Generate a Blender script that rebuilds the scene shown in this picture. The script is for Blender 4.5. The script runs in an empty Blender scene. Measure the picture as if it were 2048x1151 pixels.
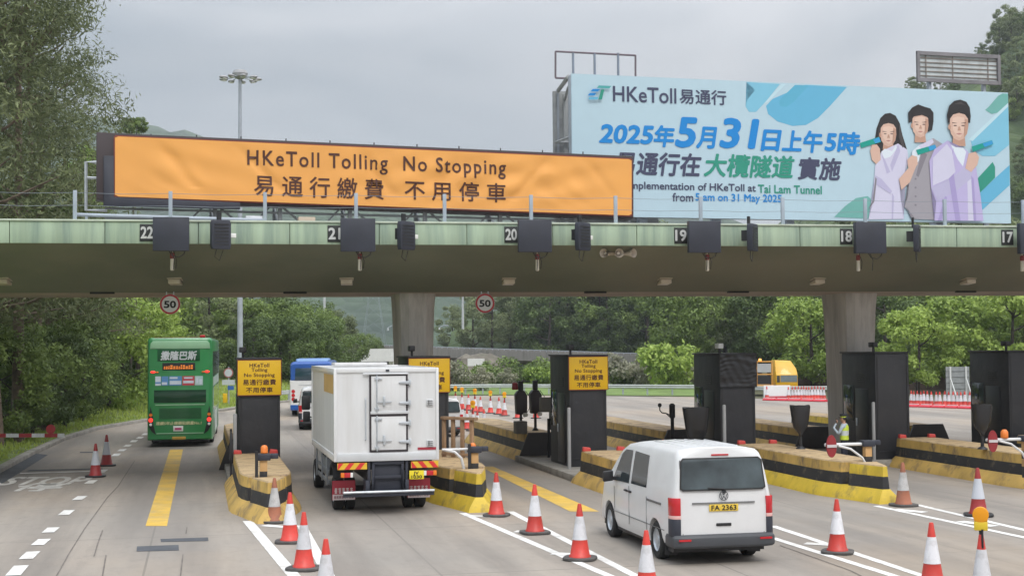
import bpy, bmesh, math, random
from mathutils import Vector, Matrix
R = math.radians
S = bpy.context.scene
C = S.collection
random.seed(7)

# ------------------------------------------------------------------ camera
F, H = 2800.0, 3.85                      # focal length in photo pixels, eye height
PITCH, ROLL = math.atan(116.5 / F), 0.008
_f = Vector((0, math.cos(PITCH), math.sin(PITCH)))
_u0 = Vector((0, -math.sin(PITCH), math.cos(PITCH)))
_r0 = Vector((1, 0, 0))
_r = _r0 * math.cos(ROLL) - _u0 * math.sin(ROLL)
_u = _u0 * math.cos(ROLL) + _r0 * math.sin(ROLL)
CAM = Vector((0, 0, H))
cd = bpy.data.cameras.new('camera')
cd.sensor_width = 36; cd.lens = 36 * F / 2048; cd.clip_start = 0.1; cd.clip_end = 9000
co = bpy.data.objects.new('camera', cd); C.objects.link(co)
m = Matrix((_r, _u, -_f)).transposed().to_4x4(); m.translation = CAM
co.matrix_world = m
S.camera = co

# ------------------------------------------------------------------ light: overcast
S.view_settings.view_transform = 'Standard'; S.view_settings.look = 'None'
S.view_settings.exposure = 0.25; S.view_settings.gamma = 1
EL, AZ = R(50), R(165)                   # sun elevation, azimuth from +Y (negative = left)
w = bpy.data.worlds.new('World'); S.world = w; w.use_nodes = True
nt = w.node_tree; N = nt.nodes; L = nt.links; N.clear()
out = N.new('ShaderNodeOutputWorld'); bg = N.new('ShaderNodeBackground')
sky = N.new('ShaderNodeTexSky'); sky.sky_type = 'NISHITA'; sky.sun_disc = False
sky.sun_elevation = EL; sky.sun_rotation = AZ; sky.air_density = 1.5; sky.dust_density = 3
tc = N.new('ShaderNodeTexCoord')
sep = N.new('ShaderNodeSeparateXYZ'); L.new(tc.outputs['Generated'], sep.inputs[0])
mp = N.new('ShaderNodeMapping'); mp.inputs['Scale'].default_value = (1.0, 1.0, 2.6)
L.new(tc.outputs['Generated'], mp.inputs[0])
nz = N.new('ShaderNodeTexNoise'); nz.inputs['Scale'].default_value = 2.6; nz.inputs['Detail'].default_value = 5
nz.inputs['Roughness'].default_value = .5; nz.inputs['Distortion'].default_value = .5
L.new(mp.outputs[0], nz.inputs['Vector'])
rmp = N.new('ShaderNodeValToRGB')
rmp.color_ramp.elements[0].position = .38; rmp.color_ramp.elements[0].color = (4.1, 4.5, 4.98, 1)
rmp.color_ramp.elements[1].position = .64; rmp.color_ramp.elements[1].color = (7.2, 7.25, 7.5, 1)
ad = N.new('ShaderNodeMath'); ad.operation = 'MULTIPLY_ADD'; ad.inputs[1].default_value = .36
L.new(sep.outputs['X'], ad.inputs[0]); L.new(nz.outputs['Fac'], ad.inputs[2])
L.new(ad.outputs[0], rmp.inputs['Fac'])
mr = N.new('ShaderNodeMapRange'); mr.inputs['From Min'].default_value = .2; mr.inputs['From Max'].default_value = .95
mr.inputs['To Min'].default_value = 1.0; mr.inputs['To Max'].default_value = 4.3
L.new(sep.outputs['Z'], mr.inputs['Value'])
mul = N.new('ShaderNodeVectorMath'); mul.operation = 'SCALE'
L.new(rmp.outputs['Color'], mul.inputs[0]); L.new(mr.outputs[0], mul.inputs['Scale'])
mix = N.new('ShaderNodeMix'); mix.data_type = 'RGBA'; mix.inputs['Factor'].default_value = .9
L.new(sky.outputs[0], mix.inputs['A']); L.new(mul.outputs[0], mix.inputs['B'])
L.new(mix.outputs['Result'], bg.inputs['Color']); bg.inputs['Strength'].default_value = .085
L.new(bg.outputs[0], out.inputs[0])
sl = bpy.data.lights.new('sun', 'SUN'); sl.energy = 1.15; sl.angle = R(18); sl.color = (1, .965, .91)
so = bpy.data.objects.new('sun', sl); C.objects.link(so)
sd = Vector((math.sin(AZ) * math.cos(EL), math.cos(AZ) * math.cos(EL), math.sin(EL)))
so.rotation_euler = sd.to_track_quat('Z', 'Y').to_euler()

# ------------------------------------------------------------------ pixel helpers (survey of the photo)
def ray(px, py): return _f + _r * ((px - 1024) / F) + _u * ((575.5 - py) / F)
def at(px, py, Y):
    d = ray(px, py); return CAM + d * (Y / d.y)
def G(px, py, z=0.0):
    d = ray(px, py); return CAM + d * ((z - H) / d.z)
TH = R(12.6)
def LW(s, t, z=0.0):                     # lane coordinates: s along the lanes, t to the right
    return Vector((t * math.cos(TH) - s * math.sin(TH), t * math.sin(TH) + s * math.cos(TH), z))
def px2loc(px, py, O, a, y=0.0):         # photo pixel -> (x, z) in the plane y=const of a frame at O turned by a
    d = ray(px, py); n = Vector((-math.sin(a), math.cos(a), 0)); O = Vector(O)
    k = ((O - CAM).dot(n) + y) / d.dot(n); p = CAM + d * k - O
    return p.x * math.cos(a) + p.y * math.sin(a), p.z

# ------------------------------------------------------------------ materials
MATS = {}
def M(name, col, rough=.6, var=.12, scale=2.0, metal=0.0, bump=0.0, dirt=0.0, dcol=(.06, .05, .04), dscale=1.2,
      dlo=.47, dhi=.72, stretch=(1, 1, 1), emit=0.0, coat=0.0, bscale=None, spec=.5, orand=0.0):
    if name in MATS: return MATS[name]
    m = bpy.data.materials.new(name); m.use_nodes = True; MATS[name] = m
    nt = m.node_tree; b = nt.nodes['Principled BSDF']; N = nt.nodes; L = nt.links
    b.inputs['Roughness'].default_value = rough; b.inputs['Metallic'].default_value = metal
    b.inputs['Specular IOR Level'].default_value = spec
    if coat: b.inputs['Coat Weight'].default_value = coat; b.inputs['Coat Roughness'].default_value = .06
    tc = N.new('ShaderNodeTexCoord'); mp = N.new('ShaderNodeMapping'); mp.inputs['Scale'].default_value = stretch
    L.new(tc.outputs['Object'], mp.inputs[0])
    nz = N.new('ShaderNodeTexNoise'); nz.inputs['Scale'].default_value = scale; nz.inputs['Detail'].default_value = 6
    L.new(mp.outputs[0], nz.inputs['Vector'])
    mr = N.new('ShaderNodeMapRange'); mr.inputs['From Min'].default_value = .3; mr.inputs['From Max'].default_value = .7
    mr.inputs['To Min'].default_value = 1 - var; mr.inputs['To Max'].default_value = 1 + var
    L.new(nz.outputs['Fac'], mr.inputs['Value'])
    sc = N.new('ShaderNodeVectorMath'); sc.operation = 'SCALE'; sc.inputs[0].default_value = col
    L.new(mr.outputs[0], sc.inputs['Scale']); o = sc.outputs[0]
    if dirt:
        n2 = N.new('ShaderNodeTexNoise'); n2.inputs['Scale'].default_value = dscale; n2.inputs['Detail'].default_value = 8
        n2.inputs['Roughness'].default_value = .65
        L.new(mp.outputs[0], n2.inputs['Vector'])
        m2 = N.new('ShaderNodeMapRange'); m2.inputs['From Min'].default_value = dlo; m2.inputs['From Max'].default_value = dhi
        m2.inputs['To Max'].default_value = dirt
        L.new(n2.outputs['Fac'], m2.inputs['Value'])
        mx = N.new('ShaderNodeMix'); mx.data_type = 'RGBA'; mx.inputs['B'].default_value = (*dcol, 1)
        L.new(m2.outputs[0], mx.inputs['Factor']); L.new(o, mx.inputs['A']); o = mx.outputs['Result']
    if orand:                              # every copy a little differently faded
        oi = N.new('ShaderNodeObjectInfo'); r_ = N.new('ShaderNodeMapRange'); r_.inputs['To Min'].default_value = 1 - orand; r_.inputs['To Max'].default_value = 1 + orand * .4
        L.new(oi.outputs['Random'], r_.inputs['Value']); s2 = N.new('ShaderNodeVectorMath'); s2.operation = 'SCALE'
        L.new(o, s2.inputs[0]); L.new(r_.outputs[0], s2.inputs['Scale']); o = s2.outputs[0]
    L.new(o, b.inputs['Base Color'])
    if bump:
        n3 = N.new('ShaderNodeTexNoise'); n3.inputs['Scale'].default_value = bscale or scale * 6; n3.inputs['Detail'].default_value = 4
        L.new(mp.outputs[0], n3.inputs['Vector'])
        bp = N.new('ShaderNodeBump'); bp.inputs['Strength'].default_value = bump; bp.inputs['Distance'].default_value = .05
        L.new(n3.outputs['Fac'], bp.inputs['Height']); L.new(bp.outputs[0], b.inputs['Normal'])
    if emit:
        b.inputs['Emission Color'].default_value = (*col, 1); b.inputs['Emission Strength'].default_value = emit
    return m

def leaf_mat(name, a, b_, hue=.0):
    m = bpy.data.materials.new(name); m.use_nodes = True
    nt = m.node_tree; N = nt.nodes; L = nt.links; b = N['Principled BSDF']
    geo = N.new('ShaderNodeNewGeometry'); oi = N.new('ShaderNodeObjectInfo'); tc = N.new('ShaderNodeTexCoord')
    nz = N.new('ShaderNodeTexNoise'); nz.inputs['Scale'].default_value = .55; nz.inputs['Detail'].default_value = 2
    L.new(tc.outputs['Object'], nz.inputs['Vector'])
    s1 = N.new('ShaderNodeMath'); s1.operation = 'MULTIPLY_ADD'; s1.inputs[1].default_value = .45
    L.new(geo.outputs['Random Per Island'], s1.inputs[0])
    s2 = N.new('ShaderNodeMath'); s2.operation = 'MULTIPLY_ADD'; s2.inputs[1].default_value = .3; s2.inputs[2].default_value = -.28
    L.new(oi.outputs['Random'], s2.inputs[0]); L.new(s2.outputs[0], s1.inputs[2])
    s3 = N.new('ShaderNodeMath'); s3.operation = 'MULTIPLY_ADD'; s3.inputs[1].default_value = .95
    L.new(nz.outputs['Fac'], s3.inputs[0]); L.new(s1.outputs[0], s3.inputs[2])
    mx = N.new('ShaderNodeMix'); mx.data_type = 'RGBA'; mx.inputs['A'].default_value = (*a, 1); mx.inputs['B'].default_value = (*b_, 1)
    L.new(s3.outputs[0], mx.inputs['Factor']); L.new(mx.outputs['Result'], b.inputs['Base Color'])
    b.inputs['Roughness'].default_value = .55; b.inputs['Specular IOR Level'].default_value = .3
    tr = N.new('ShaderNodeBsdfTranslucent'); L.new(mx.outputs['Result'], tr.inputs['Color'])
    ms = N.new('ShaderNodeMixShader'); ms.inputs[0].default_value = .3
    L.new(b.outputs[0], ms.inputs[1]); L.new(tr.outputs[0], ms.inputs[2]); L.new(ms.outputs[0], N['Material Output'].inputs[0])
    return m

white = M('white_paint', (.68, .68, .68), .35, .03, coat=.3, dirt=.12, dcol=(.4, .38, .35))
panelwhite = M('box_panel', (.66, .66, .66), .45, .04, dirt=.4, dcol=(.47, .45, .42), dscale=1.4, stretch=(2.2, 2.2, .22))
grey = M('grey_metal', (.36, .39, .43), .45, .12, metal=.2)
steel = M('galvanised_steel', (.5, .53, .56), .42, .15, scale=5, metal=.5)
dark = M('black_paint', (.016, .016, .018), .5, .2)
navy = M('dark_navy_box', (.028, .031, .045), .55, .15)
rubber = M('rubber', (.018, .018, .018), .85, .2)
plastic = M('black_plastic', (.022, .022, .024), .5, .15)
glass = M('dark_glass', (.035, .045, .05), .06, .1, spec=.9)
bluglass = M('blue_glass', (.03, .06, .08), .05, .1, spec=.9)
chrome = M('chrome', (.6, .6, .6), .25, .05, metal=1)
redlamp = M('red_lens', (.5, .012, .02), .2, .1, coat=.5)
redlit = M('red_lamp_lit', (1, .04, .03), .3, .0, emit=1.0)
orangelamp = M('amber_lens', (.75, .19, .015), .3, .1)
amberlit = M('amber_lamp_lit', (1, .45, .1), .3, .0, emit=1.0)
whitelens = M('white_lens', (.75, .75, .72), .2, .05)
plateyellow = M('plate_yellow', (.72, .5, .06), .45, .06)
black = M('black_ink', (.012, .012, .012), .6, .1)
signyellow = M('sign_yellow', (.75, .45, .006), .45, .05)
signbrown = M('sign_brown_ink', (.075, .022, .012), .6, .05)
concrete = M('grey_concrete', (.27, .255, .235), .85, .18, scale=1.2, bump=.15, dirt=.5, dcol=(.13, .12, .11))
conered = M('cone_red', (.66, .055, .04), .45, .15, dirt=.5, dcol=(.27, .06, .045), dscale=5, orand=.25)
conewhite = M('cone_sleeve', (.72, .72, .75), .4, .08, dirt=.6, dcol=(.4, .38, .37), dscale=5, orand=.22)
conedirty = M('cone_dirty', (.36, .13, .07), .7, .25, dirt=.6, dcol=(.16, .1, .08), dscale=6)
conedirtyw = M('cone_dirty_sleeve', (.5, .49, .48), .6, .15, dirt=.7, dcol=(.25, .22, .2), dscale=7)
ylfresh = M('kerb_yellow', (.62, .44, .04), .6, .14, scale=3, dirt=.8, dcol=(.2, .15, .07), dscale=2.6, dlo=.54, dhi=.7, stretch=(1, 1, .55), bump=.12)
ylworn = M('kerb_yellow_worn', (.55, .36, .1), .75, .22, scale=1.6, dirt=.85, dcol=(.17, .125, .085), dscale=2.4, dlo=.52, dhi=.68, stretch=(1, 1, .5), bump=.25)
bkband = M('kerb_black', (.028, .028, .031), .65, .2, dirt=.6, dcol=(.2, .16, .1), dscale=3.2, dlo=.54, dhi=.7)
ktop = M('kerb_top', (.46, .33, .18), .85, .22, scale=2.5, dirt=.75, dcol=(.17, .11, .07), dscale=2.6, dlo=.5, dhi=.66, bump=.15)
mwhite = M('marking_white', (.72, .71, .68), .8, .1, dirt=.75, dcol=(.36, .33, .29), dscale=2.3)
myellow = M('marking_yellow', (.62, .4, .07), .8, .12, dirt=.75, dcol=(.34, .27, .17), dscale=1.1)
skin = M('skin', (.5, .29, .2), .5, .06)
bark = M('bark', (.16, .12, .09), .9, .3, scale=4, dirt=.6, dcol=(.32, .24, .18), dscale=2, bump=.3)
barkd = M('bark_dark', (.06, .048, .04), .9, .3, scale=4, bump=.3)
lgt = M('beige_metal', (.5, .42, .32), .5, .1)

# ------------------------------------------------------------------ mesh builder
class MB:
    def __init__(s): s.v = []; s.f = []; s.m = []
    def add(s, vs, fs, mi=0):
        o = len(s.v); s.v += [tuple(p) for p in vs]
        for f in fs: s.f.append([i + o for i in f]); s.m.append(mi)
        return s
    def box(s, x0, x1, y0, y1, z0, z1, mi=0):
        return s.add([(x, y, z) for z in (z0, z1) for x, y in ((x0, y0), (x1, y0), (x1, y1), (x0, y1))],
                     [(3, 2, 1, 0), (4, 5, 6, 7), (0, 1, 5, 4), (1, 2, 6, 5), (2, 3, 7, 6), (3, 0, 4, 7)], mi)
    def xbox(s, mat4, sx, sy, sz, mi=0):
        vs = [mat4 @ Vector((x * sx / 2, y * sy / 2, z * sz / 2)) for z in (-1, 1) for x, y in ((-1, -1), (1, -1), (1, 1), (-1, 1))]
        return s.add(vs, [(3, 2, 1, 0), (4, 5, 6, 7), (0, 1, 5, 4), (1, 2, 6, 5), (2, 3, 7, 6), (3, 0, 4, 7)], mi)
    def loft(s, rings, mi=0, caps=(True, True), mis=None):
        n = len(rings[0]); o = len(s.v)
        for r in rings: s.v += [tuple(p) for p in r]
        for k in range(len(rings) - 1):
            for i in range(n):
                j = (i + 1) % n
                s.f.append([o + k * n + i, o + k * n + j, o + (k + 1) * n + j, o + (k + 1) * n + i]); s.m.append(mis[k] if mis else mi)
        if caps[0]: s.f.append([o + i for i in range(n)][::-1]); s.m.append(mis[0] if mis else mi)
        if caps[1]: s.f.append([o + (len(rings) - 1) * n + i for i in range(n)]); s.m.append(mis[-1] if mis else mi)
        return s
    def prism(s, pts, axis, a, b, mi=0):   # pts in the two other axes, in order
        def q(p, c): return {'x': (c, p[0], p[1]), 'y': (p[0], c, p[1]), 'z': (p[0], p[1], c)}[axis]
        return s.loft([[q(p, a) for p in pts], [q(p, b) for p in pts]], mi)
    def cyl(s, p0, p1, r0, r1=None, n=12, mi=0, caps=True):
        p0 = Vector(p0); p1 = Vector(p1); r1 = r0 if r1 is None else r1
        d = (p1 - p0).normalized(); a = d.orthogonal().normalized(); b = d.cross(a)
        rr = [[p + (a * math.cos(t) + b * math.sin(t)) * r for t in [2 * math.pi * i / n for i in range(n)]] for p, r in ((p0, r0), (p1, r1))]
        return s.loft(rr, mi, (caps, caps))
    def tube(s, pts, r, n=8, mi=0):
        pts = [Vector(p) for p in pts]; rs = r if isinstance(r, (list, tuple)) else [r] * len(pts)
        rings = []; a = None
        for i, p in enumerate(pts):
            d = (pts[min(i + 1, len(pts) - 1)] - pts[max(i - 1, 0)]).normalized()
            a = d.orthogonal().normalized() if a is None else (a - d * a.dot(d)).normalized()
            b = d.cross(a)
            rings.append([p + (a * math.cos(t) + b * math.sin(t)) * rs[i] for t in [2 * math.pi * k / n for k in range(n)]])
        return s.loft(rings, mi)
    def lathe(s, prof, n=20, c=(0, 0, 0), mi=0, mis=None, caps=(True, True)):
        rings = [[(c[0] + r * math.cos(2 * math.pi * i / n), c[1] + r * math.sin(2 * math.pi * i / n), c[2] + z) for i in range(n)] for r, z in prof]
        return s.loft(rings, mi, caps, mis)
    def ell(s, c, r, n=12, mi=0):
        k = max(6, n // 2)
        return s.lathe0([(math.sin(math.pi * i / k), -math.cos(math.pi * i / k)) for i in range(k + 1)], n, c, r, mi)
    def lathe0(s, prof, n, c, r, mi):
        rings = [[(c[0] + r[0] * max(q, .001) * math.cos(2 * math.pi * i / n), c[1] + r[1] * max(q, .001) * math.sin(2 * math.pi * i / n), c[2] + r[2] * z) for i in range(n)] for q, z in prof]
        return s.loft(rings, mi)
    def poly(s, pts, mi=0): return s.add(pts, [list(range(len(pts)))], mi)
    def build(s, name, mats, parent=None, smooth=None, bevel=0, seg=2, loc=None, rotz=0):
        me = bpy.data.meshes.new(name); bm = bmesh.new()
        vs = [bm.verts.new(p) for p in s.v]
        for f, mi in zip(s.f, s.m):
            try: q = bm.faces.new([vs[i] for i in f]); q.material_index = mi
            except ValueError: pass
        bmesh.ops.remove_doubles(bm, verts=bm.verts[:], dist=1e-5)
        bmesh.ops.recalc_face_normals(bm, faces=bm.faces[:])
        if bevel:
            ed = [e for e in bm.edges if len(e.link_faces) == 2 and e.calc_face_angle(0) > R(28)]
            bmesh.ops.bevel(bm, geom=ed, offset=bevel, segments=seg, affect='EDGES', profile=.5, clamp_overlap=True)
        bm.to_mesh(me); bm.free()
        for q in (mats if isinstance(mats, (list, tuple)) else [mats]): me.materials.append(q)
        if smooth is None and bevel: smooth = 40
        if smooth: me.shade_smooth(); me.set_sharp_from_angle(angle=R(smooth))
        o = bpy.data.objects.new(name, me); C.objects.link(o)
        if parent: o.parent = parent
        if loc is not None: o.location = loc
        o.rotation_euler.z = rotz
        return o

def tag(o, label=None, cat=None, group=None, kind=None):
    if label: o['label'] = label
    if cat: o['category'] = cat
    if group: o['group'] = group
    if kind: o['kind'] = kind
    return o
def thing(name, label, cat, loc=(0, 0, 0), rotz=0, group=None):
    o = bpy.data.objects.new(name, None); C.objects.link(o); o.location = loc; o.rotation_euler.z = rotz
    o.empty_display_size = .2
    return tag(o, label, cat, group)
def dup(root, loc=None, rotz=None, label=None, group=None):
    def cp(o, par):
        c = o.copy(); C.objects.link(c)
        if par: c.parent = par
        for ch in o.children: cp(ch, c)
        return c
    r = cp(root, None)
    if loc is not None: r.location = loc
    if rotz is not None: r.rotation_euler.z = rotz
    if label: r['label'] = label
    if group: r['group'] = group
    return r
def boolcut(o, cutter):
    md = o.modifiers.new('cut', 'BOOLEAN'); md.operation = 'DIFFERENCE'; md.object = cutter; md.solver = 'EXACT'
    bpy.context.view_layer.update()
    dg = bpy.context.evaluated_depsgraph_get()
    me = bpy.data.meshes.new_from_object(o.evaluated_get(dg)); o.modifiers.clear()
    old = o.data; me.name = old.name; o.data = me; bpy.data.meshes.remove(old)
    cm = cutter.data; bpy.data.objects.remove(cutter); bpy.data.meshes.remove(cm)
    me.shade_smooth(); me.set_sharp_from_angle(angle=R(32))
def text(body, mat, name, parent, c, w=None, h=None, bold=0.0, shear=0.0, space=1.0, frame=None, line=1.0, align='CENTER'):
    """flat lettering in a frame (U, V); c = centre of its box; default frame: x right, z up"""
    cu = bpy.data.curves.new('t', 'FONT'); cu.body = body; cu.size = 1; cu.offset = bold; cu.shear = shear
    cu.offset = 0.0; cu.space_character = space; cu.space_line = line; cu.align_x = align; cu.resolution_u = 3
    o = bpy.data.objects.new('t', cu); C.objects.link(o)
    bpy.context.view_layer.update()
    me = bpy.data.meshes.new_from_object(o.evaluated_get(bpy.context.evaluated_depsgraph_get()))
    bpy.data.objects.remove(o); bpy.data.curves.remove(cu)
    xs = [v.co.x for v in me.vertices]; ys = [v.co.y for v in me.vertices]
    cx, cy = (min(xs) + max(xs)) / 2, (min(ys) + max(ys)) / 2; W0, H0 = max(xs) - min(xs), max(ys) - min(ys)
    kx = (w / W0) if w else None; ky = (h / H0) if h else None
    kx = kx or ky; ky = ky or kx
    U, V = frame or (Vector((1, 0, 0)), Vector((0, 0, 1))); c = Vector(c)
    Nn = U.cross(V).normalized(); src = [(v.co.x, v.co.y) for v in me.vertices]; fcs = [tuple(p.vertices) for p in me.polygons]
    offs = [(0, 0)] + ([(bold * math.cos(a), bold * math.sin(a)) for a in [math.pi * k / 4 for k in range(8)]] if bold else [])
    vs = []; fs = []
    for k, (ox, oy) in enumerate(offs):      # several offset copies thicken the strokes cleanly
        b0 = len(vs); vs += [c + U * ((x + ox - cx) * kx) + V * ((y + oy - cy) * ky) + Nn * (.0003 * k) for x, y in src]
        fs += [tuple(i + b0 for i in f) for f in fcs]
    bpy.data.meshes.remove(me); me = bpy.data.meshes.new(name); me.from_pydata([tuple(v) for v in vs], [], fs)
    me.name = name; me.materials.clear(); me.materials.append(mat)
    for p in me.polygons: p.material_index = 0
    o = bpy.data.objects.new(name, me); C.objects.link(o)
    if parent: o.parent = parent
    return o

# ------------------------------------------------------------------ ground and road
def ground_mat():
    m = bpy.data.materials.new('plaza_concrete'); m.use_nodes = True
    nt = m.node_tree; N = nt.nodes; L = nt.links; b = N['Principled BSDF']
    tc = N.new('ShaderNodeTexCoord'); mp = N.new('ShaderNodeMapping'); mp.inputs['Rotation'].default_value = (0, 0, -TH)
    L.new(tc.outputs['Object'], mp.inputs[0])
    def noise(sc, det=6, st=(1, 1, 1), rough=.55):
        q = N.new('ShaderNodeMapping'); q.inputs['Scale'].default_value = st; L.new(mp.outputs[0], q.inputs[0])
        n = N.new('ShaderNodeTexNoise'); n.inputs['Scale'].default_value = sc; n.inputs['Detail'].default_value = det
        n.inputs['Roughness'].default_value = rough; L.new(q.outputs[0], n.inputs['Vector']); return n.outputs['Fac']
    def mrange(x, a, b_, c, d):
        r = N.new('ShaderNodeMapRange'); r.inputs[1].default_value = a; r.inputs[2].default_value = b_; r.inputs[3].default_value = c; r.inputs[4].default_value = d
        L.new(x, r.inputs[0]); return r.outputs[0]
    def mixc(f, a, b_):
        x = N.new('ShaderNodeMix'); x.data_type = 'RGBA'
        L.new(f, x.inputs['Factor'])
        for k, q in (('A', a), ('B', b_)):
            if isinstance(q, tuple): x.inputs[k].default_value = (*q, 1)
            else: L.new(q, x.inputs[k])
        return x.outputs['Result']
    br = N.new('ShaderNodeTexBrick'); br.offset = 0; br.inputs['Scale'].default_value = 1; br.inputs['Brick Width'].default_value = 4.93
    br.inputs['Row Height'].default_value = 6.2; br.inputs['Mortar Size'].default_value = .022; br.inputs['Mortar Smooth'].default_value = .2
    br.inputs['Color1'].default_value = (.345, .295, .245, 1); br.inputs['Color2'].default_value = (.325, .283, .238, 1); br.inputs['Mortar'].default_value = (.15, .13, .11, 1)
    sh = N.new('ShaderNodeMapping'); sh.inputs['Location'].default_value = (-4.0, 1.2, 0); L.new(mp.outputs[0], sh.inputs[0])
    L.new(sh.outputs[0], br.inputs['Vector'])
    c = br.outputs['Color']
    c = mixc(mrange(noise(.11, 5), .4, .62, 0, .85), c, (.275, .25, .22))
    c = mixc(mrange(noise(.5, 8, (1.6, .13, 1)), .44, .68, 0, .9), c, (.19, .168, .146))      # long streaks of tyre dirt
    c = mixc(mrange(noise(.35, 8, (2.2, .1, 1), .7), .55, .8, 0, .6), c, (.47, .4, .325))
    c = mixc(mrange(noise(.16, 4, (1, .45, 1)), .5, .7, 0, .55), c, (.36, .275, .19))
    c = mixc(mrange(noise(3.2, 10, (1, .6, 1), .7), .5, .85, 0, .55), c, (.16, .142, .125))        # small stains
    sx = N.new('ShaderNodeSeparateXYZ'); L.new(mp.outputs[0], sx.inputs[0])
    wv = N.new('ShaderNodeMath'); wv.operation = 'MULTIPLY_ADD'; wv.inputs[1].default_value = 2 * math.pi / 4.93; wv.inputs[2].default_value = -3.53
    L.new(sx.outputs['X'], wv.inputs[0])
    sn = N.new('ShaderNodeMath'); sn.operation = 'SINE'; L.new(wv.outputs[0], sn.inputs[0])
    tm = N.new('ShaderNodeMath'); tm.operation = 'MULTIPLY'
    L.new(mrange(sn.outputs[0], -.2, .8, 0, .9), tm.inputs[0]); L.new(mrange(noise(.2, 4, (1, .3, 1)), .35, .65, 0.1, 1), tm.inputs[1])
    yr0 = mrange(sx.outputs['Y'], 75, 45, .1, 1); yr1 = mrange(sx.outputs['Y'], 20, 36, .3, 1)
    ym = N.new('ShaderNodeMath'); ym.operation = 'MULTIPLY'; L.new(yr0, ym.inputs[0]); L.new(yr1, ym.inputs[1]); yr = ym.outputs[0]
    tm2 = N.new('ShaderNodeMath'); tm2.operation = 'MULTIPLY'; L.new(tm.outputs[0], tm2.inputs[0]); L.new(yr, tm2.inputs[1])
    c = mixc(tm2.outputs[0], c, (.175, .162, .15))                                             # worn wheel tracks through the lanes
    L.new(c, b.inputs['Base Color']); b.inputs['Roughness'].default_value = .82
    bp = N.new('ShaderNodeBump'); bp.inputs['Strength'].default_value = .25; bp.inputs['Distance'].default_value = .02
    L.new(noise(14, 4), bp.inputs['Height']); L.new(bp.outputs[0], b.inputs['Normal'])
    return m
earth = M('earth_and_grass', (.075, .075, .035), .95, .35, scale=.35, dirt=.6, dcol=(.12, .1, .055), dscale=.5)
g = MB(); g.poly([(-1800, -150, -.06), (1800, -150, -.06), (1800, 2500, -.06), (-1800, 2500, -.06)]); tag(g.build('ground', earth), kind='structure')
KERB = [(-60, 1010), (0, 946), (70, 908), (130, 880), (200, 858), (290, 843), (380, 831), (465, 819)]
kerb = [G(*p) for p in KERB]
k0 = kerb[0] + (kerb[0] - kerb[1]).normalized() * 45
FAR = [(520, 809), (620, 800), (720, 794), (860, 791), (1000, 790), (1200, 791), (1400, 793), (1540, 797), (1700, 800), (2048, 806), (2500, 812)]
far = [G(*p) for p in FAR]
outl = [k0] + kerb + far + [Vector((70, 60, 0)), Vector((60, -15, 0))]
r = MB(); r.poly([(p.x, p.y, 0) for p in outl]); tag(r.build('road', ground_mat()), kind='structure')
def strip(pts, w0, z0, z1, name, mat, kind='structure', w1=None):
    mb = MB(); n = len(pts); rings = []
    for i, p in enumerate(pts):
        d = (pts[min(i + 1, n - 1)] - pts[max(i - 1, 0)]); d.z = 0; d.normalize(); q = Vector((-d.y, d.x, 0))
        wd = w0
        rings.append([(p.x, p.y, z0), (p.x, p.y, z1), (p.x + q.x * wd, p.y + q.y * wd, z1), (p.x + q.x * wd, p.y + q.y * wd, z0)])
    mb.loft(rings); return tag(mb.build(name, mat, bevel=.02), kind=kind)
kerbm = M('kerb_stone', (.3, .28, .25), .85, .2, scale=1.5, dirt=.6, dcol=(.12, .11, .09), dscale=2)
strip([k0] + kerb + far[:2], .3, -.05, .14, 'kerb', kerbm)
def sheet(name, polys, z, mat, kind='structure'):
    mb = MB()
    for k, p in enumerate(polys): mb.poly([(q[0], q[1], z + .0003 * k) for q in p])
    return tag(mb.build(name, mat), kind=kind)
def gl(pa, pb, w):                         # a painted line between two photo pixels, w metres wide
    a = G(*pa); b = G(*pb); d = (b - a); d.normalize(); q = Vector((-d.y, d.x, 0)) * (w / 2)
    return [a - q, b - q, b + q, a + q]
def gp(*pts): return [G(*p) for p in pts]
Z1 = .004
sheet('road_marking_yellow', [gp((291, 1051), (334, 1051), (366, 898), (340, 898)), gp((1140, 1022), (1198, 1022), (985, 932), (960, 932))], Z1, myellow)
lines = [gl((925, 1025), (1240, 1160), .17), gl((1020, 1022), (1285, 1158), .17), gl((1822, 1006), (2100, 1071), .17), gl((1752, 1011), (2100, 1085), .17),
         gl((1545, 1051), (1870, 1159), .17), gl((1545, 1075), (1830, 1164), .17), gl((495, 1041), (600, 1165), .22), gl((603, 1050), (668, 1170), .2),
         gl((40, 946), (205, 941), .3), gl((1590, 916), (1660, 937), .12)]
for a, b in (((930, 1030), (985, 1033)), ((1030, 1062), (1085, 1064)), ((1105, 1106), (1180, 1110)), ((1610, 1086), (1680, 1090)), ((1790, 1018), (1850, 1024)), ((1920, 1042), (1990, 1052)), ((528, 1050), (575, 1054)), ((560, 1083), (615, 1083))):
    lines.append(gl(a, b, .28))
for a, b in (((10, 1151), (28, 1131)), ((37, 1118), (53, 1103)), ((61, 1090), (76, 1078)), ((83, 1065), (95, 1055)), ((115, 1030), (128, 1020)), ((143, 1000), (155, 992)), ((168, 967), (178, 960)), ((192, 945), (200, 939)), ((222, 912), (228, 907)), ((234, 902), (240, 898)), ((246, 893), (252, 889)), ((259, 884), (264, 880)), ((271, 877), (277, 873)), ((282, 870), (288, 866))):
    p, q = G(*a), G(*b); lines.append([p, p + Vector((.25, .05, 0)), q + Vector((.25, .05, 0)), q])
sheet('road_marking_white', lines, Z1 + .0005, mwhite)
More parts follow.
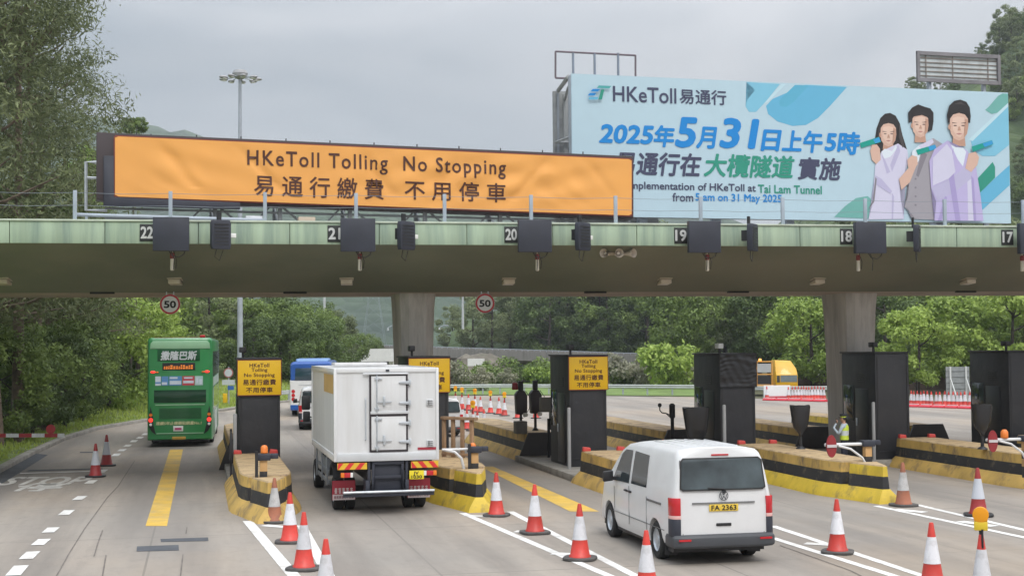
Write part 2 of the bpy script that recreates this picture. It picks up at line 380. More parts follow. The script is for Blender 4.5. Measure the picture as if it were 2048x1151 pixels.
# STOP and its Chinese character painted on the far-left lane
cw = G(92, 961); U = Vector((1, -.05, 0)).normalized()
for bd, c, w_, h_ in (('STOP', G(92, 961), 2.45, 2.5), ('停', G(80, 973), 1.25, 2.3)):
    tag(text(bd, M('marking_faded', (.56, .55, .52), .85, .1, dirt=.9, dcol=(.3, .28, .25), dscale=2.2), 'road_lettering', None, (c.x, c.y, Z1 + .001), w_, h_, bold=.028, frame=(U, Vector((-.12, 1, 0)).normalized())), kind='structure')
asph = M('dark_patch', (.075, .08, .09), .9, .2, scale=3)
sheet('road_patch', [gp((-40, 970), (2, 968), (96, 909), (68, 906), (-40, 955)), gp((322, 1083), (417, 1081), (416, 1074), (321, 1077)), gp((273, 1102), (358, 1100), (357, 1089), (274, 1092)),
                     gp((52, 942), (205, 938), (205, 936), (60, 939)), gp((160, 905), (195, 905), (195, 903), (160, 903))], Z1 + .002, asph)
crk = M('crack_seal', (.15, .13, .115), .9, .3)
cr = []
for path in ([(113, 1151), (137, 1108), (169, 1057), (215, 994), (236, 972), (270, 920)], [(188, 1112), (196, 1085), (205, 1060)], [(361, 1151), (366, 1108)], [(372, 1067), (374, 1054)], [(205, 1151), (212, 1110)], [(1560, 1090), (1700, 1140), (1740, 1160)]):
    for a, b in zip(path, path[1:]): cr.append(gl(a, b, .022))
sheet('road_crack', cr, Z1 + .003, crk)

# grass verge on the left, behind the kerb, rising to the trees
def noise2(x, y): return math.sin(x * .7 + 1.3 * math.sin(y * .31)) * .5 + math.sin(y * .53 + x * .21 + 2) * .5
vline = [k0] + kerb + far[:4]
def verge_pt(i, k):
    p = vline[i]; n = len(vline); d = (vline[min(i + 1, n - 1)] - vline[max(i - 1, 0)]).normalized(); q = Vector((-d.y, d.x, 0))
    off = [.3, 1.2, 3, 6, 12, 24, 45][k]; z = [.11, .16, .38, .75, 1.1, 1.8, 3.2][k]
    return Vector((p.x + q.x * off, p.y + q.y * off, z + (noise2(p.x + off, p.y) * .08 if k > 1 else 0)))
mb = MB(); n = len(vline); rows = [[verge_pt(i, k) for k in range(7)] for i in range(n)]
for i in range(n - 1):
    for k in range(6): mb.poly([rows[i][k], rows[i + 1][k], rows[i + 1][k + 1], rows[i][k + 1]])
tag(mb.build('verge', M('verge_soil', (.16, .22, .05), .95, .4, scale=.8, dirt=.6, dcol=(.13, .1, .05), dscale=1), smooth=60), kind='structure')
grassm = leaf_mat('grass_blades', (.19, .27, .045), (.48, .56, .13))
mb = MB()
def blade(p, h, wd):
    a = random.uniform(0, math.pi); dx, dy = math.cos(a) * wd, math.sin(a) * wd
    lx, ly = random.uniform(-.35, .35) * h, random.uniform(-.35, .35) * h
    mb.add([(p.x - dx, p.y - dy, p.z), (p.x + dx, p.y + dy, p.z), (p.x + lx, p.y + ly, p.z + h)], [(0, 1, 2)])
for i in range(len(rows) - 1):
    a, b = vline[i], vline[i + 1]; ln = (b - a).length
    cnt = int(min(ln, 40) * 260) if i else 500
    for _ in range(cnt):
        t = random.random(); k = random.random() ** .8 * 4.2; k0_ = int(k); fr = k - k0_
        p = rows[i][k0_].lerp(rows[i][k0_ + 1], fr).lerp(rows[i + 1][k0_].lerp(rows[i + 1][k0_ + 1], fr), t)
        hh = random.uniform(.1, .3) * (.5 + .3 * k)
        if k < .5 and random.random() < .6: continue
        blade(p, hh, .03 + .02 * random.random())
tag(mb.build('grass', grassm), kind='stuff')

# far grass strip behind the plaza
fs = MB()
for (a, b) in zip(FAR[1:7], FAR[2:7]):
    pa, pb = G(*a), G(*b)
    fs.poly([(pa.x, pa.y, .05), (pb.x, pb.y, .05), (pb.x * 1.0 + 3, pb.y + 26, .5), (pa.x, pa.y + 26, .5)])
tag(fs.build('grass_bank', M('mown_grass', (.13, .2, .045), .95, .25, scale=.6, dirt=.4, dcol=(.2, .22, .08), dscale=1.5)), kind='structure')
#PART2

# ------------------------------------------------------------------ gantry canopy over the toll plaza
GA = R(9.6); GO = at(293, 465, 37.5); GO.z = 0
def GP(px, py, y=0.0): return px2loc(px, py, GO, GA, y)
def gw(x, y, z): return Vector((GO.x + x * math.cos(GA) - y * math.sin(GA), GO.y + x * math.sin(GA) + y * math.cos(GA), z))
ZT, ZF, ZS = 7.27, 6.68, 5.53
gan = thing('toll_gantry', 'long concrete toll gantry with pale green fascia spanning all the lanes', 'gantry', GO, GA)
fas = M('fascia_green', (.355, .45, .33), .7, .16, scale=.8, dirt=.85, dcol=(.17, .24, .21), dscale=1.0, dlo=.45, dhi=.68, stretch=(2.6, 1, .16), bump=.08)
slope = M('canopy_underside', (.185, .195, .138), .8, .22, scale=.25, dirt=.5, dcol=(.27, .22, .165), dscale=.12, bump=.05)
soff = M('soffit_concrete', (.46, .37, .3), .85, .15, scale=.6, dirt=.4, dcol=(.2, .16, .13), dscale=1)
X0, X1 = -45, 62
mb = MB(); x = X0; pan = 2.44
while x < X1:
    mb.box(x + .008, x + pan - .008, 0, .14, ZF, ZT); x += pan
mb.build('fascia', fas, gan, bevel=.012)
MB().box(X0, X1, -.04, .3, ZT, ZT + .05).build('coping', M('coping', (.5, .56, .46), .8, .15, scale=2, dirt=.4, dcol=(.25, .28, .24)), gan, bevel=.01)
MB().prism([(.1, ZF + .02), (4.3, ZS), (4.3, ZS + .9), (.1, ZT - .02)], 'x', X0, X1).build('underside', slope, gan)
MB().prism([(4.302, ZS), (8.3, ZS), (12.2, ZF), (12.2, ZT - .01), (4.302, ZT - .01)], 'x', X0, X1).build('soffit_beam', soff, gan)
MB().box(X0, X1, .14, 12.4, ZT - .006, ZT + .02).build('roof_deck', concrete, gan)
jm = M('edge_black', (.02, .02, .018), .9, .1)  # near-black for the short bars on the beam's lower front edge
for px in (205, 590, 1190, 1475, 1930):
    lx, _ = GP(px, 583, 4.3); MB().box(lx - .35, lx + .35, 4.2, 4.31, ZS - .035, ZS + .02).build('soffit_edge_bar', jm, gan)
# lane number plates
plate = M('plate_black', (.02, .022, .022), .6, .2); silver = M('numeral_silver', (.55, .56, .55), .5, .08)
for nm, px in (('22', 294), ('21', 669), ('20', 1022), ('19', 1361), ('18', 1692), ('17', 2014)):
    x, _ = GP(px, 466)
    p = MB().box(x - .19, x + .19, -.03, 0, 6.74, 7.2).build('lane_plate', plate, gan, bevel=.006)
    text(nm, silver, 'lane_number', p, (x, -.034, 6.975), .31, .3, bold=.03)
# columns
colm = M('column_concrete', (.58, .55, .52), .85, .2, scale=1, dirt=.7, dcol=(.17, .16, .15), dscale=.9, stretch=(2, 2, .3), bump=.1)
def column(px, Y, wd, ln, label):
    p = at(px, 690, Y); rings = []
    for z, k in ((0, .86), (1.5, .88), (3.6, .93), (5.0, 1.0), (ZS + .35, 1.1)):
        w2, l2 = wd / 2 * k, ln / 2 * k; c = .3 * k
        rings.append([(-w2 + c, -l2, z), (w2 - c, -l2, z), (w2 - .06, -l2 + c * .5, z), (w2, -l2 + c, z), (w2, l2 - c, z), (w2 - c, l2, z), (-w2 + c, l2, z), (-w2, l2 - c, z), (-w2, -l2 + c, z), (-w2 + .06, -l2 + c * .5, z)])
    o = MB().loft(rings).build('gantry_column', colm, None, smooth=30, loc=(p.x, p.y, 0), rotz=TH)
    tag(o, label, 'column', 'columns carrying the gantry')
column(826, 44.8, 1.15, 2.0, 'grey concrete gantry column behind the white lorry')
column(1699, 47.6, 1.18, 2.1, 'grey concrete gantry column beside the officer in the hi-vis vest')

# railing posts and wires on the roof edge
postm = M('blue_grey_post', (.33, .38, .44), .5, .1)
posts = [150, 341, 530, 712, 889, 1062, 1231, 1401, 1565, 1730, 1889, 2046]
p0 = None
rail = thing('roof_railing', 'thin posts strung with two wires along the gantry roof edge', 'railing', GO, GA)
pts = []
for px in [-40] + posts + [2200]:
    x, _ = GP(px, 420, .25); pts.append(x)
    MB().box(x - .05, x + .05, .2, .28, ZT + .051, 8.12).build('railing_post', postm, rail, bevel=.008)
for z in (8.06, 7.72):
    mb = MB()
    for a, b in zip(pts, pts[1:]):
        mb.tube([(a, .24, z), ((a + b) / 2, .24, z - .03), (b, .24, z)], .006, 5)
    mb.build('wire', M('wire_grey', (.2, .23, .27), .5, .1), rail)
a, _ = GP(150, 430, .6); b, _ = GP(530, 440, .6)
mb = MB(); mb.tube([(a, .6, 7.5), (b, .6, 7.38)], .05, 8); mb.tube([(a + .3, .6, 7.3), (a + .3, .6, 7.5)], .04, 6); mb.tube([(b - .4, .6, 7.3), (b - .4, .6, 7.38)], .04, 6)
mb.build('handrail', postm, rail)

# lane equipment: flat reader boxes, angled readers, hanging lamps, floodlights
def reader(px, label):
    x, _ = GP(px, 470, -.5)
    o = thing('reader_box', label, 'reader box', gw(x, -.35, 6.45), GA, 'flat lane reader boxes on the gantry fascia')
    MB().box(-.47, .47, -.2, 0, 0, .9).build('housing', navy, o, bevel=.015)
    MB().box(-.4, .4, .001, .05, .1, .8).box(-.1, .1, .05, .34, .45, .75).build('bracket', dark, o)
    cab = MB(); cab.tube([(-.05, -.1, 0), (.02, -.12, -.12), (.2, -.12, -.16), (.33, -.1, -.08), (.36, -.1, 0)], .013, 5)
    cab.tube([(.0, -.1, 0), (.08, -.11, -.2), (.06, -.1, -.5)], .011, 5); cab.build('cable', black, o)
    return x
def slim(px, label, edge):
    x, _ = GP(px, 470, -.35)
    o = thing('angled_reader', label, 'angled reader', gw(x, -.42, 6.5), GA + edge, 'angled lane readers on the gantry fascia')
    mb = MB().prism([(-.24, 0), (.24, 0), (.27, .1), (.27, .68), (.24, .78), (-.24, .78), (-.27, .68), (-.27, .1)], 'y', -.16, .0)
    mb.build('housing', navy, o, bevel=.012)
    fr = MB()
    for k in range(7): fr.box(-.2, .2, -.172, -.161, .1 + k * .09, .14 + k * .09)
    fr.build('louvre', dark, o)
    MB().box(-.16, .02, .002, .2, .3, .6).box(-.06, .06, .0, .06, .7, 1.0).build('bracket', dark, o)
    cb = MB(); cb.tube([(-.1, -.05, 0), (-.16, -.06, -.2), (-.02, -.06, -.3), (.08, -.06, -.02)], .01, 5); cb.build('cable', black, o)
    MB().box(.28, .44, -.1, .0, .32, .44).build('sensor', whitelens, o, bevel=.01)
def hang(px, label):
    x, _ = GP(px, 520, .4)
    o = thing('hanging_lamp', label, 'hanging lamp', gw(x, .28, 6.05), GA, 'red and cream lamps hanging under the fascia')
    mb = MB(); mb.tube([(0, 0, .6), (0, 0, .36)], .025, 8); mb.box(-.12, .12, -.02, .02, .5, .53); mb.build('stem', lgt, o)
    MB().lathe([(.05, .24), (.062, .26), (.062, .38), (.04, .4)], 12).build('red_cap', M('lamp_maroon', (.2, .02, .02), .4, .1), o, smooth=40)
    MB().lathe([(.035, -.08), (.055, -.06), (.05, .24), (.03, .25)], 12).build('tube', M('lamp_cream', (.6, .55, .45), .4, .1), o, smooth=40)
    cb = MB(); cb.tube([(.02, 0, .5), (.12, 0, .2), (.1, 0, -.02), (.02, 0, .05)], .01, 5); cb.build('cable', black, o)
for i, (a, b, ln) in enumerate(((342, 439, '22'), (716, 808, '21'), (1070, 1160, '20'), (1409, 1498, '19'), (1741, 1826, '18'), (2068, 2150, '17'))):
    reader(a, f'flat dark box hung on the fascia just right of lane number {ln}' if i < 5 else 'flat dark box cut by the right picture edge beside number 17')
    if i < 5: slim(b, f'narrow dark angled reader right of the flat box of lane {ln}', [R(24), R(38), R(40), R(52), R(58)][i])
    hang(a + 3 if i < 4 else a - 28, f'red and cream lamp hanging below the flat box of lane {ln}')
def under(px, py):                          # point on the sloping underside seen at a pixel
    d = ray(px, py); nn = Vector((0, ZS - ZF, -(4.3 - .1))); n = Vector((-math.sin(GA) * nn.y, math.cos(GA) * nn.y, nn.z))
    q = gw(0, .1, ZF + .02); return CAM + d * ((q - CAM).dot(n) / d.dot(n))
for i, (px, ln) in enumerate(((4, 'the left picture edge'), (349, 'lane 22'), (693, 'lane 21'), (1018, 'lane 20'), (1331, 'lane 19'), (1638, 'lane 18'), (1940, 'lane 17'))):
    p = under(px, 556)
    o = thing('floodlight', f'beige boxy floodlight under the canopy at {ln}', 'floodlight', p, GA + R(-12 + i * 4), 'beige floodlights under the canopy')
    MB().prism([(-.1, -.02), (.42, -.1), (.42, .2), (.0, .26)], 'x', -.21, .21).build('housing', lgt, o, bevel=.015)
    MB().prism([(-.08, -.16), (.3, -.2), (.3, -.12), (-.08, -.04)], 'x', -.17, .17).build('lens', M('lamp_diffuser', (.55, .47, .36), .3, .1), o, bevel=.01)
    MB().box(-.03, .03, .1, .3, .2, .42).build('bracket', lgt, o)
p = under(1229, 507)
o = thing('loudspeaker_cluster', 'three cream horn loudspeakers clustered under the canopy near lane 19', 'loudspeaker', p, GA)
for dx, yw in ((-.27, R(-35)), (0, 0), (.27, R(35))):
    hrn = MB().lathe([(.13, -.3), (.125, -.29), (.07, -.12), (.05, .0), (.05, .12), (.03, .13)], 18, caps=(False, True)).lathe([(.118, -.285), (.06, -.12), (.045, -.02)], 18, caps=(False, True)).lathe([(.045, -.2), (.03, -.1)], 10)
    h = hrn.build('horn', M('horn_cream', (.62, .55, .47), .5, .08), o, smooth=40, loc=(dx, -.28, -.02))
    h.rotation_euler = (R(-90), 0, yw)
MB().box(-.3, .3, -.2, -.14, -.05, .03).box(-.03, .03, -.2, .1, -.03, .05).build('bracket', lgt, o)
# speed limit roundels under the soffit
def limit(px, py, label):
    x, z = GP(px, py, 4.1)
    o = thing('speed_limit_sign', label, 'road sign', gw(x, 4.1, z), GA, 'round speed limit signs under the canopy')
    rr = .3
    d = MB().cyl((0, 0, 0), (0, .03, 0), rr, n=40).build('disc', white, o, smooth=40)
    ring = MB(); prof = [(rr * .985, -.006), (rr * .8, -.006)]
    ring.add([(r_ * math.cos(2 * math.pi * i / 40), y_, r_ * math.sin(2 * math.pi * i / 40)) for r_, y_ in prof for i in range(40)],
             [(i, (i + 1) % 40, 40 + (i + 1) % 40, 40 + i) for i in range(40)])
    ring.build('red_ring', M('sign_red', (.45, .02, .03), .4, .05), o)
    text('50', black, 'lettering', o, (0, -.006, -.005), .33, .2, bold=.035)
    MB().box(-.12, -.09, .03, .06, .15, ZS - z + .02).box(.09, .12, .03, .06, .15, ZS - z + .02).build('hanger', steel, o)
limit(340, 608, 'round white 50 sign with red ring above the green bus')
limit(970, 606, 'round white 50 sign with red ring right of the middle column')

# ------------------------------------------------------------------ orange banner board on the roof
OL, OR_ = at(230, 330, 40.3), at(1266, 375, 45.0)
OA = math.atan2(OR_.y - OL.y, OR_.x - OL.x); OO = Vector((OL.x, OL.y, 0))
ob = thing('banner_board', 'long dark sign cabinet with an orange cloth banner on the gantry roof', 'sign board', (OO.x, OO.y, 0), OA)
cabm = M('cabinet_brown', (.045, .032, .035), .6, .2, scale=.8)
def oq(px, py, y=0): return px2loc(px, py, OO, OA, y)
q = [oq(193, 264), oq(1268, 312), oq(1268, 437), oq(193, 398)]
mb = MB(); mb.loft([[(a, 0.03, b) for a, b in q], [(a, .75, b) for a, b in q]]); mb.build('cabinet', cabm, ob, bevel=.02)
q = [oq(207, 312), oq(228, 312), oq(228, 394), oq(480, 405), oq(480, 419), oq(207, 412)]
MB().prism(q, 'y', -.05, .029).build('side_box', navy, ob, bevel=.015)
q0, q1, q2, q3 = [Vector((*oq(*c), 0)) for c in ((230, 273), (1262, 319), (1262, 431), (230, 393))]
NX, NZ = 170, 44; vs = []; fs_ = []
rc = .06
for j in range(NZ + 1):
    for i in range(NX + 1):
        s, t = i / NX, j / NZ
        a = q3.lerp(q0, t); b = q2.lerp(q1, t); p = a.lerp(b, s)
        ed = min(s * 8, (1 - s) * 8, t * 3, (1 - t) * 3, 1)
        xx, zz = s * 15, t * 1.6
        wr = .018 * math.sin(5.2 * (xx * .55 + zz * 1.5) + 1.2 * math.sin(xx * .9)) * (.5 + .5 * math.sin(xx * .63 + 1.1)) \
            + .022 * math.sin(7.5 * (xx * .4 - zz * 1.1) + 2 * math.sin(xx * .5 + 2)) * (.5 + .5 * math.sin(xx * .41 + 3.3)) + .006 * math.sin(xx * 9 + zz * 13 + 3 * math.sin(zz * 3)) * max(0, math.sin(xx * 1.1))
        for d0, k, sp in ((3.2, 1.0, .16), (6.7, .7, .2), (12.4, -.9, .15), (13.5, .9, .18), (1.1, .8, .2), (9.6, -.5, .2)):    # a few long diagonal creases
            e = (xx - d0 - k * (1.6 - zz)) / sp; wr += .05 * math.exp(-e * e) * (1 if zz > .3 else .5)
        x_ = p.x; z_ = p.y
        if (i in (0, NX)) and (j in (0, NZ)): x_ += (rc if i == 0 else -rc) * .5; z_ += (rc if j == 0 else -rc) * .5
        vs.append((x_, -.055 + wr * ed, z_))
for j in range(NZ):
    for i in range(NX): a = j * (NX + 1) + i; fs_.append((a, a + 1, a + NX + 2, a + NX + 1))
mb = MB(); mb.add(vs, fs_); BAN = vs
orange = M('orange_cloth', (.78, .36, .085), .65, .05, scale=.6)
mb.build('banner', orange, ob, smooth=180)
omar = M('banner_edge', (.22, .045, .03), .6, .1)
rim = MB()
def rimq(a, b, wd=.035):
    d = (b - a).normalized(); nrm = Vector((-d.y, d.x, 0)) * wd
    rim.add([(p.x, -.03, p.y) for p in (a - nrm, b - nrm, b + nrm, a + nrm)], [(0, 1, 2, 3)])
rimq(q0, q1); rimq(q1, q2); rimq(q2, q3); rimq(q3, q0); rim.build('banner_hem', omar, ob)
tl = math.atan2(q1.y - q0.y, q1.x - q0.x)
fr = (Vector((math.cos(tl * .8), 0, math.sin(tl * .8))), Vector((0, 0, 1)))
def otext(bd, xa, xb, yc, hpx, bold, sp=1.0):
    a = oq((xa + xb) / 2, yc); w0 = oq(xa, yc)[0]; w1 = oq(xb, yc)[0]
    z0 = oq((xa + xb) / 2, yc - hpx / 2)[1] - oq((xa + xb) / 2, yc + hpx / 2)[1]
    o = text(bd, signbrown, 'lettering', ob, (a[0], 0, a[1]), w1 - w0, z0, bold, space=sp, frame=fr)
    for v in o.data.vertices:              # the letters are printed on the cloth: lay them on its folds
        s_ = (v.co.x - q0.x) / (q1.x - q0.x); zt_ = q0.y + (q1.y - q0.y) * s_; zb_ = q3.y + (q2.y - q3.y) * s_
        t_ = (v.co.z - zb_) / (zt_ - zb_); j = min(max(int(t_ * NZ), 0), NZ); i = min(max(int(s_ * NX), 0), NX)
        v.co.y += BAN[j * (NX + 1) + i][1] - .014
    return o
otext('HKeToll Tolling  No Stopping', 502, 1017, 330, 38, .014, 1.18)
# the two Chinese words, spaced out as on the banner
otext('易 通 行 繳 費', 510, 768, 375, 41, .012)
otext('不 用 停 車', 810, 1011, 383, 38, .012)
sp = MB()
for px, py in ((302, 272), (393, 274), (482, 277), (572, 281), (660, 285), (748, 289), (834, 292), (918, 296), (1001, 300), (1085, 304), (1166, 307), (1246, 311)):
    x, z = oq(px, py, .3); sp.tube([(x, .3, z - .25), (x, .3, z + .06)], .018, 6)
sp.build('lifting_pin', dark, ob)
tr = MB()
for px in (430, 560, 700, 850, 1000, 1150):
    x, z = oq(px, 440, .4)
    tr.box(x - .06, x + .06, .35, .47, ZT, 8.2); tr.box(x - .06, x + .06, 1.6, 1.72, ZT, 8.2)
    tr.tube([(x, .4, ZT), (x, 1.65, 8.2)], .035, 6); tr.tube([(x, .4, 8.15), (x + 1.1, .4, ZT)], .035, 6); tr.tube([(x - .25, .4, 8.15), (x - 1.1, .4, ZT)], .03, 6)
x0, _ = oq(210, 430, .4); x1, _ = oq(1260, 430, .4)
tr.tube([(x0, .4, 7.62), (x1, .4, 7.5)], .045, 6); tr.tube([(x0, 1.66, 7.8), (x1, 1.66, 7.7)], .04, 6); tr.tube([(x0, .4, 7.95), (x1, .4, 7.85)], .035, 6)
tr.build('support_truss', M('truss_grey', (.23, .25, .26), .5, .15), ob)
fm = MB(); a = oq(172, 316); b = oq(172, 414)
fm.tube([(a[0] + .3, .9, a[1]), (a[0], .9, a[1]), (b[0], .9, b[1]), (b[0] + .6, .9, b[1])], .05, 6); c_ = oq(172, 348); fm.tube([(c_[0], .9, c_[1]), (c_[0] + .4, .9, c_[1])], .04, 6)
fm.build('access_frame', steel, ob)
for i, (px, pw) in enumerate(((505, 40), (610, 28))):
    x, z = oq(px, 428, .1)
    o = MB().box(x - .25, x + .25, -.3, -.05, ZT + .05, 7.75).build('roof_cabinet', lgt if i else steel, None, bevel=.02)
    o.location = ob.location; o.rotation_euler = ob.rotation_euler
    tag(o, ['small grey equipment cabinet on the roof below the banner left part', 'small beige equipment cabinet on the roof below the banner'][i], 'cabinet', 'small cabinets on the gantry roof')

# ------------------------------------------------------------------ billboard behind it
BL, BR = at(1145, 300, 48.0), at(2020, 300, 52.4)
BA = math.atan2(BR.y - BL.y, BR.x - BL.x); BO = Vector((BL.x, BL.y, 0))
bb = thing('billboard', 'large pale blue billboard with three printed figures behind the gantry', 'billboard', BO, BA)
def B(px, py): return px2loc(px, py, BO, BA, 0)
tlc, trc, brc, blc = B(1145, 147), B(2020, 186), B(2018, 447), B(1143, 431)
zt = (tlc[1] + trc[1]) / 2; zb = (brc[1] + blc[1]) / 2; bx0 = (tlc[0] + blc[0]) / 2; bx1 = (trc[0] + brc[0]) / 2
paleb = M('print_pale_blue', (.45, .6, .68), .5, .02)
MB().box(bx0, bx1, 0, .06, zb, zt).build('print_panel', paleb, bb)
MB().box(bx0 - .02, bx1 + .02, .061, .35, zb, zt - .02).build('back_frame', grey, bb, bevel=.02)
INK = {'navy': (.05, .055, .11), 'blue': (.0, .22, .6), 'green': (.02, .27, .19), 'teal': (.07, .36, .36), 'sky': (.2, .5, .66), 'sky2': (.12, .42, .62), 'pale': (.5, .68, .75),
       'hair': (.02, .017, .018), 'skin': (.64, .42, .33), 'skin2': (.5, .29, .21), 'lav': (.6, .58, .72), 'lav2': (.47, .44, .62), 'purp': (.48, .42, .66), 'purp2': (.37, .31, .56), 'grey': (.33, .31, .34), 'grey2': (.22, .2, .23), 'skinhi': (.72, .51, .41), 'dk2': (.14, .08, .07), 'sky3': (.1, .4, .57), 'green2': (.15, .4, .36), 'hairhi': (.06, .05, .05),
       'white': (.68, .74, .8), 'card': (.0, .3, .24), 'card2': (.03, .3, .6), 'lip': (.5, .23, .21), 'dk': (.05, .03, .03)}
def ink(k): return M('print_' + k, INK[k], .5, .02)
lay = [.002]
def art(pts, col, name='print'):
    lay[0] += .001
    q = [B(*p) for p in pts]; q = [(min(max(a, bx0 + .01), bx1 - .01), min(max(b, zb + .01), zt - .01)) for a, b in q]
    vs = [(a, -lay[0], b) for a, b in q]
    me = bpy.data.meshes.new('printed_shape'); bm = bmesh.new(); bmv = [bm.verts.new(v) for v in vs]
    f_ = bm.faces.new(bmv); bmesh.ops.triangulate(bm, faces=[f_]); bm.to_mesh(me); bm.free(); me.materials.append(ink(col))
    return me, -lay[0]
ARTS = {}
def A(grp, pts, col):
    me, _ = art(pts, col); ARTS.setdefault(grp, []).append(me)
def flush(grp, name, parent):
    bm = bmesh.new(); mats = []
    for me in ARTS.pop(grp):
        if me.materials[0] not in mats: mats.append(me.materials[0])
        k = mats.index(me.materials[0])
        for p in me.polygons: p.material_index = k
        bm.from_mesh(me); bpy.data.meshes.remove(me)
    me = bpy.data.meshes.new(name); bm.to_mesh(me); bm.free()
    for q in mats: me.materials.append(q)
    o = bpy.data.objects.new(name, me); C.objects.link(o); o.parent = parent; return o
def cap(ax, ay, bx, by, wd, n=9):           # a slanted printed bar with one round end
    d = math.atan2(by - ay, bx - ax); nx, ny = -math.sin(d) * wd / 2, math.cos(d) * wd / 2
    pts = [(ax + nx, ay + ny), (ax - nx, ay - ny), (bx - nx, by - ny)]
    pts += [(bx + wd / 2 * math.cos(d - math.pi / 2 + math.pi * i / n), by + wd / 2 * math.sin(d - math.pi / 2 + math.pi * i / n)) for i in range(1, n)]
    return pts + [(bx + nx, by + ny)]
A('bg', [(1493, 164), (1520, 166), (1560, 168), (1530, 205), (1512, 224), (1498, 224), (1491, 213), (1494, 200), (1510, 180)], 'sky')
A('bg', [(1610, 170), (1694, 174), (1660, 212), (1636, 236), (1612, 250), (1585, 252), (1555, 243), (1536, 228), (1532, 212), (1545, 198)], 'sky2')
A('bg', [(1590, 170), (1618, 171), (1585, 206), (1572, 214), (1560, 212), (1558, 203), (1566, 193)], 'sky3')
A('bg', [(1563, 168), (1572, 168), (1535, 205), (1527, 208)], 'pale')
A('bg', [(2019, 188), (2019, 206), (1998, 225), (1983, 228), (1970, 220), (1978, 213), (1996, 192), (2005, 187)], 'green2')
A('bg', [(2019, 212), (2019, 290), (1990, 312), (1965, 312), (1946, 300), (1940, 276), (1965, 258)], 'sky')
A('bg', [(2019, 206), (2019, 213), (1945, 282), (1936, 280)], 'pale')
A('bg', [(1952, 360), (1985, 324), (1990, 334), (1990, 355), (1960, 385), (1950, 400)], 'green')
A('bg', [(2019, 330), (2019, 370), (1963, 421), (1955, 420), (1960, 385), (1990, 356)], 'sky2')
A('bg', [(1668, 434), (1690, 412), (1712, 396), (1735, 392), (1744, 400), (1738, 437)], 'green2')
for k_, me_ in enumerate(ARTS.pop('bg')):
    ARTS['one'] = [me_]; flush('one', 'printed_band', bb)
def Z5(pts): return [(1540 + a / 2.878, 80 + b / 2.878) for a, b in pts]
def el(cx, cy, rx, ry, n=20, a0=0, a1=2 * math.pi): return [(cx + rx * math.cos(a0 + (a1 - a0) * i / n), cy + ry * math.sin(a0 + (a1 - a0) * i / n)) for i in range(n + (0 if a1 - a0 > 6.2 else 1))]
def face(g, cx, cy, s, tilt=0):
    A(g, Z5([(cx - 30 * s, cy + 40 * s), (cx + 28 * s, cy + 40 * s), (cx + 34 * s, cy + 100 * s), (cx - 34 * s, cy + 100 * s)]), 'skin2')
    A(g, Z5([(cx - 46 * s, cy - 40 * s), (cx - 30 * s, cy - 62 * s), (cx, cy - 70 * s), (cx + 30 * s, cy - 62 * s), (cx + 46 * s, cy - 40 * s), (cx + 48 * s, cy), (cx + 42 * s, cy + 36 * s), (cx + 24 * s, cy + 62 * s), (cx, cy + 72 * s), (cx - 24 * s, cy + 62 * s), (cx - 42 * s, cy + 36 * s), (cx - 48 * s, cy)]), 'skin')
    A(g, Z5([(cx - 34 * s, cy - 44 * s), (cx - 6 * s, cy - 52 * s), (cx + 26 * s, cy - 46 * s), (cx + 33 * s, cy + 4 * s), (cx + 24 * s, cy + 34 * s), (cx + 6 * s, cy + 56 * s), (cx - 12 * s, cy + 48 * s), (cx - 30 * s, cy + 20 * s)]), 'skinhi')
    A(g, Z5([(cx + 30 * s, cy - 40 * s), (cx + 46 * s, cy - 34 * s), (cx + 47 * s, cy), (cx + 40 * s, cy + 36 * s), (cx + 24 * s, cy + 60 * s), (cx + 30 * s, cy + 20 * s)]), 'skin2')
    A(g, Z5([(cx - 14 * s, cy + 56 * s), (cx + 14 * s, cy + 56 * s), (cx, cy + 71 * s)]), 'skin')
    A(g, Z5(el(cx - 49 * s, cy + 2 * s, 7 * s, 15 * s, 10)), 'skin2')
    for k in (-1, 1):
        A(g, Z5([(cx + k * 9 * s, cy - 18 * s), (cx + k * 34 * s, cy - 22 * s), (cx + k * 36 * s, cy - 17 * s), (cx + k * 10 * s, cy - 17 * s)]), 'dk2')
        A(g, Z5(el(cx + k * 20 * s, cy - 5 * s, 9 * s, 3 * s, 10)), 'dk2')
    A(g, Z5([(cx - 3 * s, cy), (cx + 4 * s, cy), (cx + 9 * s, cy + 20 * s), (cx - 8 * s, cy + 20 * s)]), 'skin2')
    A(g, Z5([(cx - 17 * s, cy + 36 * s), (cx, cy + 33 * s), (cx + 17 * s, cy + 36 * s), (cx, cy + 42 * s)]), 'lip')
# left figure: long dark hair, lavender jacket
A('p1', Z5([(600, 590), (612, 510), (634, 450), (660, 425), (690, 420), (722, 436), (746, 480), (762, 550), (778, 600), (788, 632), (750, 640), (640, 650), (604, 640)]), 'hair')
face('p1', 680, 545, .95)
A('p1', Z5([(640, 640), (735, 596), (788, 632), (796, 700), (775, 760), (742, 800), (748, 900), (768, 1030), (565, 1032), (592, 930), (598, 800), (604, 720), (628, 690)]), 'lav')
A('p1', Z5([(640, 645), (658, 626), (700, 640), (722, 606), (730, 622), (692, 672), (656, 684)]), 'white')
A('p1', Z5([(735, 600), (748, 640), (700, 760), (690, 720)]), 'lav2'); A('p1', Z5([(640, 660), (660, 690), (690, 760), (670, 770)]), 'lav2'); A('p1', Z5([(700, 880), (712, 900), (706, 1030), (698, 1030)]), 'lav2'); A('p1', Z5([(740, 480), (752, 520), (770, 610), (760, 620), (738, 560)]), 'hairhi'); A('p1', Z5([(622, 520), (630, 500), (622, 600), (614, 610)]), 'hairhi')
A('p1', Z5([(604, 780), (640, 800), (700, 870), (690, 885), (606, 830)]), 'lav2')
